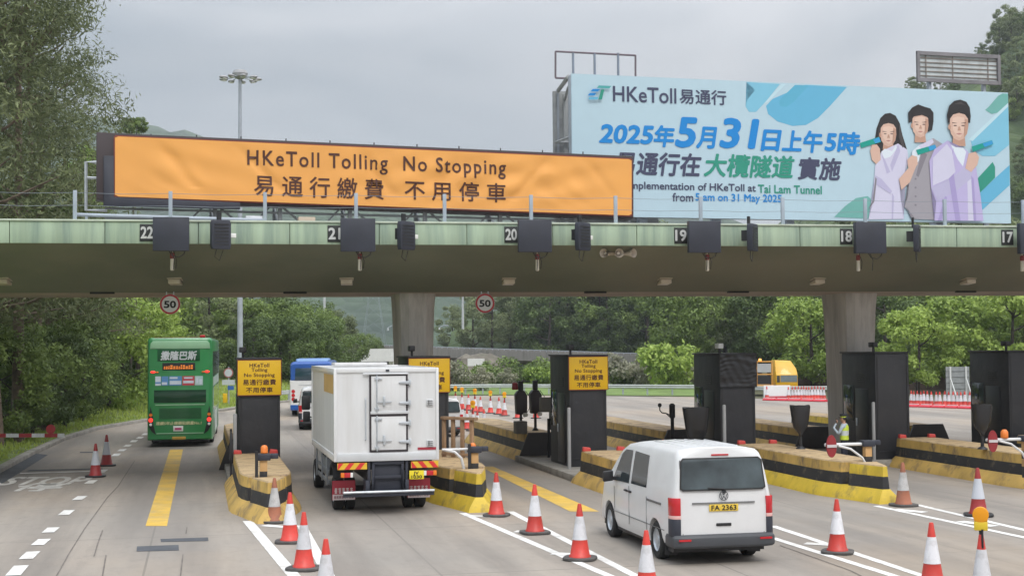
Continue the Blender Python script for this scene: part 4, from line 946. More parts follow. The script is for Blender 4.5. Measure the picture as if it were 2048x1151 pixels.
body = skinned('body', J, E_, M('shirt_pale', (.45, .52, .58), .7, .06), pr)
body.data.materials.append(M('trousers_navy', (.02, .022, .035), .8, .1)); body.data.materials.append(skin)
for p in body.data.polygons:
    c = p.center
    if c.z < .93: p.material_index = 1
    elif c.z > 1.415: p.material_index = 2
hd = MB().ell((0, .03, 1.55), (.075, .095, .12), 16).build('head', skin, pr, smooth=80)
MB().ell((0, .122, 1.545), (.014, .02, .02), 8).build('nose', skin, hd, smooth=80)
mb = MB()
for k in (-1, 1): mb.ell((k * .03, .112, 1.568), (.012, .008, .007), 8)
mb.build('eyes', black, hd); MB().box(-.025, .025, .105, .118, 1.5, 1.508).build('mouth', M('lips', (.3, .1, .08), .5, .05), hd)
mb = MB()
for k in (-1, 1): mb.ell((k * .077, .02, 1.55), (.012, .022, .03), 8)
mb.build('ears', skin, hd, smooth=80)
MB().ell((0, .0, 1.575), (.082, .09, .095), 14).build('hair', M('hair_black', (.012, .01, .01), .5, .1), pr, smooth=80)
cp_ = MB().lathe([(.088, 1.585), (.09, 1.63), (.12, 1.67), (.112, 1.695), (.0, 1.705)], 20, c=(0, .015, 0)).build('cap', M('cap_navy', (.015, .016, .025), .6, .1), pr, smooth=50)
MB().lathe([(.0915, 1.6), (.0935, 1.628)], 20, c=(0, .015, 0), caps=(False, False)).build('cap_band', M('hivis', (.55, .68, .06), .5, .05), cp_, smooth=50)
MB().prism([(-.07, .09), (.07, .09), (.05, .16), (0, .175), (-.05, .16)], 'z', 1.585, 1.595).build('cap_peak', black, cp_)
vrings = []
for z, rx, ry in ((.92, .175, .135), (1.05, .168, .128), (1.2, .19, .138), (1.32, .195, .13), (1.385, .12, .095)):
    vrings.append([(rx * math.cos(a), ry * math.sin(a), z) for a in [2 * math.pi * i / 24 for i in range(24)]])
vest = MB().loft(vrings, caps=(False, False), mis=[0, 1, 0, 0]).build('vest', [M('hivis', (.55, .68, .06), .5, .05), M('vest_silver', (.55, .6, .6), .35, .05)], pr, smooth=60)
def hand(c, s, par):
    mb = MB(); c = Vector(c); mb.ell(c, (.03, .022, .045), 10)
    for k in range(4): mb.tube([c + Vector((-.022 + k * .015, .0, .03)), c + Vector((-.024 + k * .016, .02, .06 + .006 * (k in (1, 2)))), c + Vector((-.022 + k * .015, .04, .055))], [.009, .008, .006], 6)
    mb.tube([c + Vector((.028 * s, 0, -.01)), c + Vector((.05 * s, .015, .015)), c + Vector((.045 * s, .03, .035))], [.01, .009, .007], 6)
    return mb.build('hand', skin, par, smooth=60)
hand((-.055, .2, 1.47), 1, pr); hand((.05, .27, 1.16), -1, pr)
MB().box(-.08, -.03, .2, .235, 1.44, 1.56).build('radio', black, pr, bevel=.008)
mb = MB()
for k in (-1, 1): mb.ell((k * .11, .05, .045), (.05, .13, .05), 12)
mb.build('shoes', black, pr, smooth=60)

# ------------------------------------------------------------------ traffic cones
def make_cone(mr_, mw_, base, lamp=False):
    o = thing('traffic_cone', '', 'traffic cone', (0, 0, 0), 0)
    bs = MB(); bs.prism([(math.copysign(abs(math.cos(a)) ** .6, math.cos(a)) * .3, math.copysign(abs(math.sin(a)) ** .6, math.sin(a)) * .3) for a in [2 * math.pi * k / 24 for k in range(24)]], 'z', 0, .05)
    bs.build('base', base, o, bevel=.012)
    MB().lathe([(.2, .05), (.195, .075), (.178, .09), (.133, .355), (.133, .36)], 24, caps=(True, True)).build('skirt', mr_, o, smooth=40)
    MB().lathe([(.137, .36), (.07, .775), (.066, .776)], 24).build('sleeve', mw_, o, smooth=40)
    MB().lathe([(.067, .776), (.036, .98), (.03, 1.0), (.0, 1.003)], 20).build('tip', mr_, o, smooth=40)
    if lamp:
        l = MB().box(-.1, .1, -.05, .05, 1.06, 1.2).build('lamp_body', M('lamp_yellow', (.7, .5, .03), .45, .05), o, bevel=.015)
        MB().cyl((0, -.05, 1.3), (0, .05, 1.3), .12, n=20).box(-.1, .1, -.044, .044, 1.202, 1.3).build('lens', M('lamp_amber', (.8, .32, .01), .25, .05), l, bevel=.01)
        MB().cyl((.02, -.06, .8), (.02, -.06, 1.08), .016, n=8).cyl((0, 0, .98), (0, 0, 1.08), .03, n=10).build('stem', dark, o)
    return o
crub = M('cone_base', (.07, .066, .064), .85, .2, dirt=.4, dcol=(.2, .18, .16), dscale=4)
coneA = make_cone(conered, conewhite, crub); coneB = make_cone(conedirty, conedirtyw, crub); coneL = make_cone(conered, conewhite, crub, True)
coneD = make_cone(M('cone_maroon', (.33, .03, .03), .5, .15, dirt=.3, dcol=(.15, .03, .03), dscale=4), M('cone_sleeve_grey', (.55, .57, .62), .35, .1), dark)
GC = 'orange and white traffic cones on the plaza'
used = set()
def place(kind, px, py, label, sc=1.0, z=0.0, group=GC):
    p = G(px, py); sc *= random.uniform(.97, 1.03)
    o = kind if kind.name not in used else dup(kind)
    used.add(kind.name); o.location = (p.x, p.y, z + .005); o.rotation_euler.z = random.uniform(-.5, .5); o.scale = (sc, sc, sc)
    tag(o, label, 'traffic cone', group)
    return o
place(coneB, 549, 1044, 'faded cone touching the worn island nose left of the white lorry')
place(coneA, 580, 1084, 'clean cone second behind the row of cones in front of the left island')
place(coneA, 608, 1138, 'clean cone in full view third in the row before the left island')
place(coneA, 652, 1214, 'cone cut by the bottom edge in front of the left island row')
place(coneA, 993, 1031, 'clean cone beside the bright yellow nose at the lorry right rear')
place(coneA, 1070, 1066, 'clean cone between the yellow nose cone and the largest cone left of the van')
place(coneA, 1160, 1118, 'large clean cone nearest the left side of the white van')
place(coneA, 1294, 1188, 'cone cut by the bottom edge in front of the white van')
place(coneA, 1675, 1105, 'clean cone on the white lines just right of the white van')
place(coneB, 1807, 1011, 'dirty brown stained cone against the yellow nose right of the van', 1.0) 
place(coneD, 1957, 1031, 'red cone standing behind the amber lamp cone at the right', 1.05)
place(coneA, 1865, 1171, 'cone cut by the bottom edge left of the amber lamp cone')
place(coneL, 1965, 1200, 'cone with amber flashing lamp at the bottom right')
place(coneD, 191, 953, 'dark red cone nearer the viewer on the left lane edge by the STOP marking')
place(coneD, 213, 931, 'dark red cone farther away on the left lane edge by the STOP marking')
GM = 'cones in the far rows beyond the white lorry'
ML = 'cone without lamp in the far rows between the lorry and the card machines'; MLL = 'cone with amber lamp in the far rows between the lorry and the card machines'
for px, py, lp in ((911, 815, 1), (924, 818, 1), (937, 820, 0), (950, 823, 1), (961, 824, 0), (981, 826, 1), (998, 828, 0), (1009, 831, 1), (925, 848, 0), (934, 858, 0), (946, 861, 1), (955, 862, 0), (968, 857, 0), (1036, 836, 0), (1072, 836, 0), (1207, 834, 1)):
    place(coneL if lp else coneA, px, py, MLL if lp else ML, .95, group=GM)
# far row on red and white plastic barriers
GF = 'cones standing behind the far red and white barrier line'
for px in (1534, 1577, 1585, 1591, 1597, 1603, 1608, 1613, 1618, 1624, 1630, 1636, 1642, 1648):
    place(coneA, px, 799, 'cone in the far line left of the right gantry column', .92, group=GF)
for px in (1823, 1828, 1835, 1842, 1848, 1855, 1863, 1873, 1880, 1890, 1898, 1907, 1915, 1922, 1930, 1940, 1947, 1956, 1962, 1969):
    place(coneA, px, 811 + (px - 1823) * .02, 'cone in the far line right of the right gantry column', .92, group=GF)
def lowbar(pa, pb, n, label):
    a, b = G(*pa), G(*pb); ang = math.atan2(b.y - a.y, b.x - a.x); ln = (b - a).length / n
    proto = thing('water_barrier', label, 'barrier', (0, 0, 0), ang, 'low red barrier segments in the far line')
    MB().prism([(-.25, 0), (.25, 0), (.25, .08), (.1, .16), (-.1, .16), (-.25, .08)], 'x', .03, ln - .03).build('red_base', M('barrier_red', (.55, .03, .05), .5, .1), proto, bevel=.01)
    MB().box(.1, ln - .1, -.06, .06, .162, .2).build('white_strip', white, proto)
    for k in range(n):
        o = proto if k == 0 else dup(proto); p = a.lerp(b, k / n); o.location = (p.x, p.y, 0)
lowbar((1528, 800), (1654, 803), 5, 'low red barrier segment in the far line left of the right gantry column')
lowbar((1815, 813), (1972, 818), 6, 'low red barrier segment in the far line right of the right gantry column')
p = G(1554, 797)
o = thing('white_barrier', 'white plastic barrier panel in front of the yellow truck', 'barrier', p, R(3))
MB().prism([(-.22, 0), (.22, 0), (.12, .3), (.08, .95), (-.08, .95), (-.12, .3)], 'x', -.95, .95).build('panel', white, o, bevel=.03)
MB().box(-.9, .9, -.24, -.2, .05, .2).build('foot', M('barrier_red', (.55, .03, .05), .5, .1), o)

# ------------------------------------------------------------------ vehicles
def wheel(par, x, y, r=.34, wd=.22, rimm=None, side=1, dual=False, hub=.6):
    t = MB().lathe([(r * .62, -wd / 2), (r * .9, -wd / 2), (r, -wd * .36), (r, wd * .36), (r * .9, wd / 2), (r * .62, wd / 2)], 30, caps=(False, False))
    o = t.build('wheel', rubber, par, smooth=40); o.rotation_euler = (0, R(90), 0); o.location = (x, y, r)
    rm = MB().lathe([(r * hub, -wd * .3), (r * hub, wd * .42), (r * (hub - .06), wd * .46), (r * (hub - .1), wd * .3), (r * .22, wd * .34), (r * .2, wd * .44), (.001, wd * .45)], 30, caps=(True, True))
    for k in range(10):
        a = 2 * math.pi * k / 10; rm.cyl((r * (hub - .17) * math.cos(a), r * (hub - .17) * math.sin(a), wd * .3), (r * (hub - .17) * math.cos(a), r * (hub - .17) * math.sin(a), wd * .345), r * .045, n=8)
    q = rm.build('rim', rimm or steel, o, smooth=40)
    if side < 0: q.scale.z = -1
    return o
ZS_ = [.26, .40, .72, 1.0, 1.12, 1.28, 1.55, 1.80, 1.90, 1.96, 2.0, 2.015]
HX_ = [.88, .93, .95, .945, .93, .905, .862, .815, .775, .71, .50, .0]
def hx(z):
    for (a, b, c, d) in zip(ZS_, ZS_[1:], HX_, HX_[1:]):
        if a <= z <= b: return c + (d - c) * (z - a) / (b - a)
    return HX_[0]
def rear_y(z): return .0 + .15 * max(0, z - 1.15) + (.05 * max(0, z - 1.75) * 4)
def van(name, label, cat, loc, rot, group=None, emblem=True, paint=None, plate_txt='FA 2363', glass_all=False, hs=1.0):
    paint = paint or white
    o = thing(name, label, cat, loc, rot, group); o.scale = (1, 1, hs)
    L_ = 4.9; rings = []
    def ring(y, kx, ztop, ys=0.0, zlow=0.0):
        pts = []
        for z, h in zip(ZS_, HX_):
            k = z if z <= 1.12 or ztop >= 2.015 else 1.12 + (z - 1.12) * (ztop - 1.12) / (2.015 - 1.12)
            if ztop < 1.12: k = .26 + (z - .26) * (ztop - .26) / (2.015 - .26)
            pts.append((h * kx, y + ys * rear_y(z), k + (zlow if z < .3 else zlow * .6 if z < .45 else 0)))
        half = pts[:-1]; return half + [pts[-1]] + [(-a, b, c) for a, b, c in half[::-1]]
    for y, kx, zt, ys in ((0, .885, 2.0, 1), (.012, .925, 2.005, 1), (.04, .96, 2.01, 1), (.08, .98, 2.015, 1), (.15, .996, 2.015, .9), (.3, 1, 2.015, .5), (.7, 1, 2.015, 0), (1.5, 1, 2.014, 0), (2.6, 1, 1.992, 0), (3.2, .995, 1.935, 0), (3.5, .985, 1.845, 0), (3.9, .98, 1.6, 0), (4.25, .975, 1.3, 0), (4.4, .97, 1.15, 0), (4.7, .93, 1.02, 0), (4.85, .85, .88, 0), (4.9, .75, .72, 0)):
        rings.append(ring(y, kx, zt, ys, .16 if y < .2 else .1 if y < .5 else 0))
    body = MB().loft(rings).build('body', paint, o, smooth=32)
    cut = MB()
    for y in (.98, 3.98): cut.cyl((-1.2, y, .33), (-.62, y, .33), .395, n=32).cyl((.62, y, .33), (1.2, y, .33), .395, n=32)
    boolcut(body, cut.build('cutter', dark, o))
    MB().box(-.85, .85, .25, 4.6, .2, .42).build('underbody', dark, o)
    for y in (.98, 3.98):
        for s in (-1, 1): wheel(o, s * .82, y, .335, .21, steel, s, hub=.66)
    e = .006
    def sidepoly(pts, nm, mat, par=o, s=-1, off=e):
        mb = MB(); n = 5
        # slice between lower and upper edges so that the pane follows the curved side
        lo, hi = pts
        rows = []
        for k in range(n + 1):
            t = k / n; row = []
            for (a, b) in zip(lo, hi):
                y = a[0] + (b[0] - a[0]) * t; z = a[1] + (b[1] - a[1]) * t; row.append((s * (hx(z) * 1.0 + off), y, z))
            rows.append(row)
        for k in range(n):
            for i in range(len(lo) - 1): mb.poly([rows[k][i], rows[k][i + 1], rows[k + 1][i + 1], rows[k + 1][i]])
        return mb.build(nm, mat, par, smooth=60)
    for s in (-1, 1):
        sidepoly(([(1.55, 1.2), (2.5, 1.19)], [(1.62, 1.78), (2.5, 1.8)]), 'side_window', glass, o, s)
        if s > 0 or glass_all: sidepoly(([(.35, 1.2), (1.4, 1.2)], [(.5, 1.78), (1.45, 1.78)]), 'side_window', glass, o, s)
        sidepoly(([(2.64, 1.18), (3.2, 1.17), (3.72, 1.15)], [(2.66, 1.8), (3.1, 1.79), (3.3, 1.7)]), 'front_window', glass, o, s)
        sm = MB()
        for y in (2.56,): sm.box(s * .948 - .004, s * .948 + .004, y, y + .012, .42, 1.14)
        for y in (1.47, 3.55): sm.box(s * .949 - .004, s * .949 + .004, y, y + .012, .42, 1.05)
        sm.box(s * .951 - .004, s * .951 + .004, .45, 3.6, .56, .572); sm.build('door_seam', M('seam', (.16, .16, .16), .6, .1), o)
        MB().box(s * .95 - .01, s * .95 + .01, .62, 1.45, .985, 1.02).build('door_rail', M('rail_grey', (.12, .12, .12), .5, .1), o)
        for y in (2.42, 2.68): MB().box(s * .95 - .025, s * .95 + .025, y, y + .16, 1.02, 1.055).build('door_handle', dark, o, bevel=.008)
        MB().prism([(0, 0), (.2, .02), (.2, .22), (0, .2)], 'y', 3.42, 3.52).build('mirror', dark, o, bevel=.02).location = (s * 1.0 - (0 if s > 0 else .2), 0, 1.14)
        MB().box(s * .95 - .06, s * .95 + .06, 3.42, 3.5, 1.18, 1.24).build('mirror_arm', dark, o)
    # rear face: window, lamps, plate, bumper
    def ry(z): return rear_y(z) - .002
    def rearpoly(pts, nm, mat, off, par=o):
        return MB().poly([(x, ry(z) - off, z) for x, z in pts]).build(nm, mat, par)
    rearpoly([(-.8, 1.315), (-.745, 1.275), (.745, 1.275), (.8, 1.315), (.76, 1.785), (.705, 1.835), (-.705, 1.835), (-.76, 1.785)], 'rear_window_seal', black, .006)
    rearpoly([(-.77, 1.33), (-.72, 1.3), (.72, 1.3), (.77, 1.33), (.735, 1.77), (.685, 1.81), (-.685, 1.81), (-.735, 1.77)], 'rear_window', M('rear_glass', (.045, .06, .066), .05, .55, scale=1.6, spec=.7), .009)
    wp = MB(); wp.tube([(.02, ry(1.3) - .02, 1.3), (-.28, ry(1.32) - .03, 1.32)], .012, 6); wp.cyl((.02, -.02, 1.25), (.02, .05, 1.25), .03); wp.build('wiper', dark, o)
    MB().box(-.16, .16, .2, .225, 1.865, 1.89).build('brake_lamp', redlamp, o).location.y = -.06
    sm = MB(); sm.box(-.74, .74, -.008, .0, .515, .53)
    for s in (-1, 1): sm.add([(s * .745, -.004, .5), (s * .76, -.004, .5), (s * .775, ry(1.8) - .004, 1.8), (s * .76, ry(1.8) - .004, 1.8)], [(0, 1, 2, 3)])
    sm.box(-.58, .58, -.02, .0, 1.05, 1.075); sm.build('tailgate_seam', M('seam', (.16, .16, .16), .6, .1), o)
    for s in (-1, 1):
        OUT = [(.795, -.016), (.862, -.014), (.905, .004), (.935, .04), (.955, .1), (.962, .2), (.9, .2), (.79, .1)]
        def corner(z_a, z_b, g_, nm, mt): MB().loft([[(s * x * .998, y - g_ + rear_y(zz_), zz_) for x, y in OUT] for zz_ in (z_a, z_b)]).build(nm, mt, o, bevel=.008, smooth=40)
        corner(.86, 1.16, .004, 'tail_lamp', redlamp); corner(.8, .859, .006, 'reverse_lamp', M('lens_pink', (.75, .45, .42), .2, .05)); corner(.5, .799, .004, 'corner_trim', navy)
        if 0: MB().loft([[(s * .80, -.016, .8), (s * .92, .06, .8), (s * .945, .16, .8), (s * .80, .12, .8)], [(s * .785, -.014, 1.1), (s * .905, .06, 1.13), (s * .94, .16, 1.15), (s * .8, .12, 1.12)]]).build('tail_lamp', redlamp, o, bevel=.01)
        if 0: MB().loft([[(s * .80, -.02, .79), (s * .922, .058, .79), (s * .947, .16, .79), (s * .80, .12, .79)], [(s * .80, -.02, .855), (s * .922, .058, .855), (s * .947, .16, .855), (s * .80, .12, .855)]]).build('reverse_lamp', M('lens_pink', (.75, .45, .42), .2, .05), o)
        if 0: MB().loft([[(s * .80, -.012, .46), (s * .925, .06, .46), (s * .95, .2, .46), (s * .80, .12, .46)], [(s * .80, -.012, .788), (s * .925, .06, .788), (s * .95, .16, .788), (s * .80, .12, .788)]]).build('corner_trim', navy, o, bevel=.008)
        MB().box(s * .75 - .11, s * .75 + .11, -.107, -.09, .43, .465).build('reflector', redlamp, o)
        MB().box(s * .78 - .12, s * .78 + .12, .55, .57, .12, .4).build('mud_flap', dark, o)
    MB().loft([[(-.93, .35, .3), (-.9, -.02, .3), (-.75, -.08, .3), (.75, -.08, .3), (.9, -.02, .3), (.93, .35, .3)], [(-.965, .35, .34), (-.94, -.04, .34), (-.77, -.1, .34), (.77, -.1, .34), (.94, -.04, .34), (.965, .35, .34)], [(-.965, .35, .48), (-.94, -.03, .48), (-.77, -.09, .48), (.77, -.09, .48), (.94, -.03, .48), (.965, .35, .48)], [(-.94, .35, .53), (-.9, .0, .53), (-.76, -.05, .53), (.76, -.05, .53), (.9, .0, .53), (.94, .35, .53)]]).build('rear_bumper', M('bumper_grey', (.05, .053, .06), .5, .1), o, bevel=.01)
    MB().box(-.27, .27, -.02, -.006, .92, 1.04).build('number_plate', plateyellow, o, bevel=.004)
    if plate_txt: text(plate_txt, black, 'plate_lettering', o, (0, -.0225, .98), .46, .085, bold=.02)
    MB().box(-.14, .14, -.02, .02, .665, .715).build('tailgate_handle', dark, o, bevel=.01)
    def rz_(x):
        for (a, b, c, d) in zip(HX_[8:], HX_[9:], ZS_[8:], ZS_[9:]):
            if b <= x <= a: return c + (d - c) * (a - x) / (a - b)
        return 1.9
    rg = MB()
    for x in (-.5, -.3, -.1, .1, .3, .5): rg.box(x - .014, x + .014, .6, 2.3, rz_(abs(x)) - .02, rz_(abs(x)) + .006)
    rg.build('roof_rib', paint, o, bevel=.004)
    if emblem:
        em = MB(); c = (0, -.016, 1.185); rr = .085
        n = 32; em.add([(rr * k * math.cos(2 * math.pi * i / n), -.02, 1.185 + rr * k * math.sin(2 * math.pi * i / n)) for k in (1, .84) for i in range(n)], [(i, (i + 1) % n, n + (i + 1) % n, n + i) for i in range(n)])
        def st(a, b, wd=.0135):
            a = Vector((a[0], a[1])); b = Vector((b[0], b[1])); d = (b - a).normalized(); q = Vector((-d.y, d.x)) * wd / 2
            em.add([(p.x, -.0215, 1.185 + p.y) for p in (a - q, b - q, b + q, a + q)], [(0, 1, 2, 3)])
        st((-.032, .072), (0, .012)); st((.032, .072), (0, .012))
        st((-.066, .045), (-.03, -.062)); st((.066, .045), (.03, -.062)); st((-.03, -.062), (0, -.005)); st((.03, -.062), (0, -.005))
        em.build('emblem', M('emblem_grey', (.09, .1, .11), .35, .1, metal=.5), o)
    return o
vq = at(1448, 1085, 24.75)
van('white_van', 'white panel van with grey rear bumper and yellow plate driving away at lower right', 'van', (vq.x, vq.y, 0), R(12.3), hs=1.015)
vq = at(597, 850, 66)
van('white_minivan', 'white minivan just visible beyond the left front corner of the white lorry', 'van', (vq.x + .97, vq.y, 0), R(9), emblem=False, plate_txt=None, glass_all=True)
vq = at(918, 850, 60)
van('white_car', 'white car with dark rear window showing past the right side of the white lorry', 'car', (vq.x - .72, vq.y, 0), R(16), emblem=False, plate_txt=None, glass_all=True, hs=.82)

# ---- white box lorry
tq = at(774, 930, 32.4)
lo = thing('box_lorry', 'white box lorry with rear doors and red and yellow hazard boards', 'lorry', (tq.x, tq.y, 0), R(12.9))
LB = 6.1; hw = 1.22; z0, z1 = 1.24, 3.37
MB().box(-hw + .03, hw - .03, .03, LB - .03, z0 + .03, z1 - .03).build('box_body', panelwhite, lo)
al = M('aluminium_trim', (.62, .63, .64), .4, .06, metal=.35)
tr = MB()
for x in (-hw, hw - .07):
    tr.box(x, x + .07, 0, .07, z0, z1); tr.box(x, x + .07, LB - .07, LB, z0, z1)
    tr.box(x, x + .07, .071, LB - .071, z0, z0 + .16); tr.box(x, x + .07, .071, LB - .071, z1 - .12, z1)
tr.box(-hw + .071, hw - .071, 0, .07, z1 - .1, z1); tr.box(-hw + .071, hw - .071, LB - .07, LB, z1 - .1, z1)
tr.build('box_trim', white, lo, bevel=.012)
MB().box(-hw + .071, hw - .071, -.004, .07, z0, z0 + .19).build('rear_sill', al, lo, bevel=.006)
dx0, dx1, dz0, dz1, dm = -.40, .49, 1.45, 3.23, 2.36
fr = MB()
for a in ((dx0, dx0 + .04, dz0, dz1), (dx1 - .04, dx1, dz0, dz1), (dx0 + .04, dx1 - .04, dz1 - .04, dz1), (dx0 + .04, dx1 - .04, dz0, dz0 + .04), (dx0 + .04, dx1 - .04, dm - .1, dm - .05)):
    fr.box(a[0], a[1], -.012, .035, a[2], a[3])
fr.build('door_seal', M('seal_dark', (.03, .022, .026), .7, .1), lo)
MB().box(dx0 + .02, dx1 + .02, -.028, .03, dm - .045, dm + .02).build('door_sill', al, lo, bevel=.005)
for (a, b) in ((dz0 + .04, dm - .1), (dm + .02, dz1 - .04)):
    d = MB().box(dx0 + .042, dx1 - .042, -.008, .034, a, b).build('rear_door', panelwhite, lo, bevel=.006)
    lk = MB(); x = dx0 + .17
    lk.cyl((x, -.04, a - .02), (x, -.04, b + .02), .016, n=10)
    for z in (a + .06, b - .06): lk.box(x - .05, x + .05, -.05, -.008, z - .03, z + .03)
    lk.box(x, x + .34, -.055, -.035, a + .2, a + .225); lk.box(x + .14, x + .19, -.06, -.01, a + .12, a + .34); lk.box(x + .04, x + .12, -.05, -.01, b - .075, b - .045)
    lk.build('lock_bar', steel, d, bevel=.003)
    for z in (a + .14, b - .2):
        hg = MB(); hg.prism([(dx1 - .22, z + .045), (dx1 - .18, z + .02), (dx1 + .06, z), (dx1 + .06, z + .08), (dx1 - .18, z + .07)], 'y', -.045, -.02); hg.box(dx1 + .02, dx1 + .07, -.05, .03, z - .03, z + .11); hg.box(dx1 - .05, dx1 + .06, -.021, .03, z + .01, z + .07)
        hg.build('hinge', steel, d, bevel=.008)
MB().tube([(-.49, .01, 2.68), (-.49, -.05, 2.65), (-.49, -.05, 1.75), (-.49, .01, 1.72)], .016, 8).build('grab_handle', steel, lo, smooth=40)
MB().tube([(-.55, -.02, z1 - .13), (.5, -.02, z1 - .13)], .022, 6).build('gutter', al, lo)
for z in (2.56, 1.62):
    vv = MB().box(.93, 1.09, -.002, .028, z - .08, z + .08).build('vent_plate', al, lo, bevel=.004)
    mb = MB()
    for k in range(3): mb.box(.95, 1.07, -.01, -.003, z - .06 + k * .045, z - .04 + k * .045)
    mb.box(.97, .99, -.012, -.003, z - .06, z + .06); mb.build('vent_slot', M('slot_grey', (.14, .14, .14), .6, .1), vv)
st = MB().box(.72, 1.16, .02, .0285, 1.47, 1.53).build('sticker', M('sticker_red', (.35, .03, .05), .4, .1), lo)
MB().box(-.02, .06, -.02, 0, z1 - .075, z1 - .03).build('marker_lamp', navy, lo)
# orange reflection on the left wall, painted as a pale tan patch
MB().box(-hw + .024, -hw + .0295, .12, 2.7, 2.78, 3.22).build('wall_reflection', M('reflection_tan', (.56, .36, .14), .5, .08), lo)
un = MB(); un.box(-.45, -.35, .1, 7.6, .78, 1.0).box(.35, .45, .1, 7.6, .78, 1.0)
for y in (.3, 1.5, 3.0, 4.5): un.box(-1.1, 1.1, y, y + .1, 1.02, 1.235)
un.box(-.9, .9, 1.45, 1.6, .42, .55)
un.build('chassis', M('chassis_dark', (.022, .022, .024), .7, .2), lo)
cd_ = MB(); cd_.box(-.34, .4, .05, .12, 1.16, 1.235).box(-.34, -.28, .05, .12, .5, 1.16).box(.34, .4, .05, .12, .5, 1.16).box(-.28, .34, .05, .12, .83, .9).box(-.28, .34, .05, .12, .5, .56).box(-.44, -.38, .05, .12, .55, 1.235).box(.44, .5, .05, .12, .6, 1.235); cd_.box(-.28, .34, .13, .16, .5, 1.16)
cd_.build('rear_step', navy, lo, bevel=.008)
hzr, hzy = M('hazard_red', (.62, .03, .03), .4, .08), M('hazard_yellow', (.72, .45, .03), .4, .08)
for s in (-1, 1):
    bd = MB(); xa, xb = (-1.14, -.46) if s < 0 else (.56, 1.2); zz = 1.06
    bd.box(xa, xb, .0, .015, zz, zz + .15); ob_ = bd.build('hazard_board', hzy, lo)
    sp = MB(); x = xa - .1; wd = .12
    while x < xb + .2:
        p = [(x, zz + .002), (x + wd, zz + .002), (x + wd + .12, zz + .148), (x + .12, zz + .148)] if s < 0 else [(x + .12, zz + .002), (x + wd + .12, zz + .002), (x + wd, zz + .148), (x, zz + .148)]
        q = [(min(max(a, xa + .002), xb - .002), b) for a, b in p]
        if max(a for a, b in q) - min(a for a, b in q) > .04: sp.poly([(a, -.004, b) for a, b in q])
        x += .25
    sp.build('hazard_stripe', hzr, ob_)
    xs = (-1.06, -.98, -.84, -.78) if s < 0 else (1.16, 1.08, .92, .86)
    l = MB().box(min(xs[1], xs[2]), max(xs[1], xs[2]), .0, .06, .88, .99).build('tail_lamp', redlamp, lo, bevel=.006)
    MB().box(min(xs[0], xs[1]), max(xs[0], xs[1]), .0, .06, .88, .99).build('indicator', orangelamp, l, bevel=.006); MB().box(min(xs[2], xs[3]), max(xs[2], xs[3]), .0, .06, .88, .99).build('reverse_lamp', whitelens, l, bevel=.006)
    xa, xb = (-1.18, -.64) if s < 0 else (.6, 1.14)
    fl = MB().box(xa, xb, .82, .84, .29, .74).build('mud_flap', M('flap_red', (.38, .025, .045), .5, .12), lo)
    MB().box(xa + .01, xb - .01, .81, .819, .29, .42).build('flap_panel', M('flap_white', (.6, .52, .52), .5, .08), fl)
    text('最高車速七十公里', M('flap_ink', (.2, .06, .07), .6, .1), 'lettering', fl, ((xa + xb) / 2, .806, .355), .46, .07, .01)
    lb = MB(); rl = random.Random(8 + s)
    for k in range(5):                     # unreadable white characters on the flap
        x = xa + .05 + k * .09
        for j in range(3): lb.box(x + rl.uniform(0, .02), x + .07, .812, .8185, .45 + j * .045, .47 + j * .045)
        lb.box(x + rl.uniform(.01, .04), x + .055, .811, .8118, .44, .57)
    lb.build('flap_characters', M('flap_letter', (.6, .48, .48), .5, .1), fl)
MB().box(.52, .86, .0, .02, .8, 1.0).build('number_plate', M('plate_bright', (.78, .62, .02), .45, .04), lo, bevel=.004)
text('JV\n1030', black, 'plate_lettering', lo, (.69, -.004, .9), .24, .16, .02, line=.9)
bar = MB(); bar.tube([(-1.02, -.14, .55), (1.08, -.14, .55)], .03, 8); bar.build('underrun_bar', steel, lo, smooth=40)
MB().box(-1.02, 1.08, -.12, -.06, .44, .53).box(-.5, -.42, -.06, .4, .5, .8).box(.42, .5, -.06, .4, .5, .8).build('underrun_beam', navy, lo, bevel=.01)
sk = MB()
for s in (-1, 1):
    sk.box(s * 1.12 - .02, s * 1.12 + .02, 2.2, 5.2, .52, .62); sk.box(s * 1.12 - .02, s * 1.12 + .02, 2.2, 5.2, .8, .88)
    for y in (2.25, 3.6, 5.1): sk.box(s * 1.12 - .06, s * 1.12 - .021, y, y + .06, .5, 1.23)
    sk.box(s * .95 - .15, s * .95 + .15, 2.9, 4.2, .66, 1.1)
sk.build('side_guard', M('guard_grey', (.3, .32, .34), .5, .12, metal=.3), lo, bevel=.01)
for s in (-1, 1):
    MB().prism([(1.0, .78), (1.15, .98), (1.45, 1.08), (1.75, .98), (1.9, .78), (1.94, .8), (1.78, 1.02), (1.45, 1.12), (1.12, 1.02), (.96, .8)], 'x', s * .9 - .24, s * .9 + .24).build('mudguard', plastic, lo)
    wheel(lo, s * .98, 1.5, .4, .24, steel, s); wheel(lo, s * .7, 1.5, .4, .22, steel, s); wheel(lo, s * .95, 6.9, .4, .26, steel, s)
cab = MB().loft([[(-1.0, 6.25, z) if k == 0 else (x, y, z) for k, (x, y) in enumerate(((-1.0, 6.25), (1.0, 6.25), (1.0, 7.9 - q_), (.9, 8.05 - q_), (-.9, 8.05 - q_), (-1.0, 7.9 - q_)))] for z, q_ in ((.55, 0), (1.3, 0), (1.5, .05), (2.3, .4), (2.5, .6))]).build('cab', white, lo, bevel=.04)
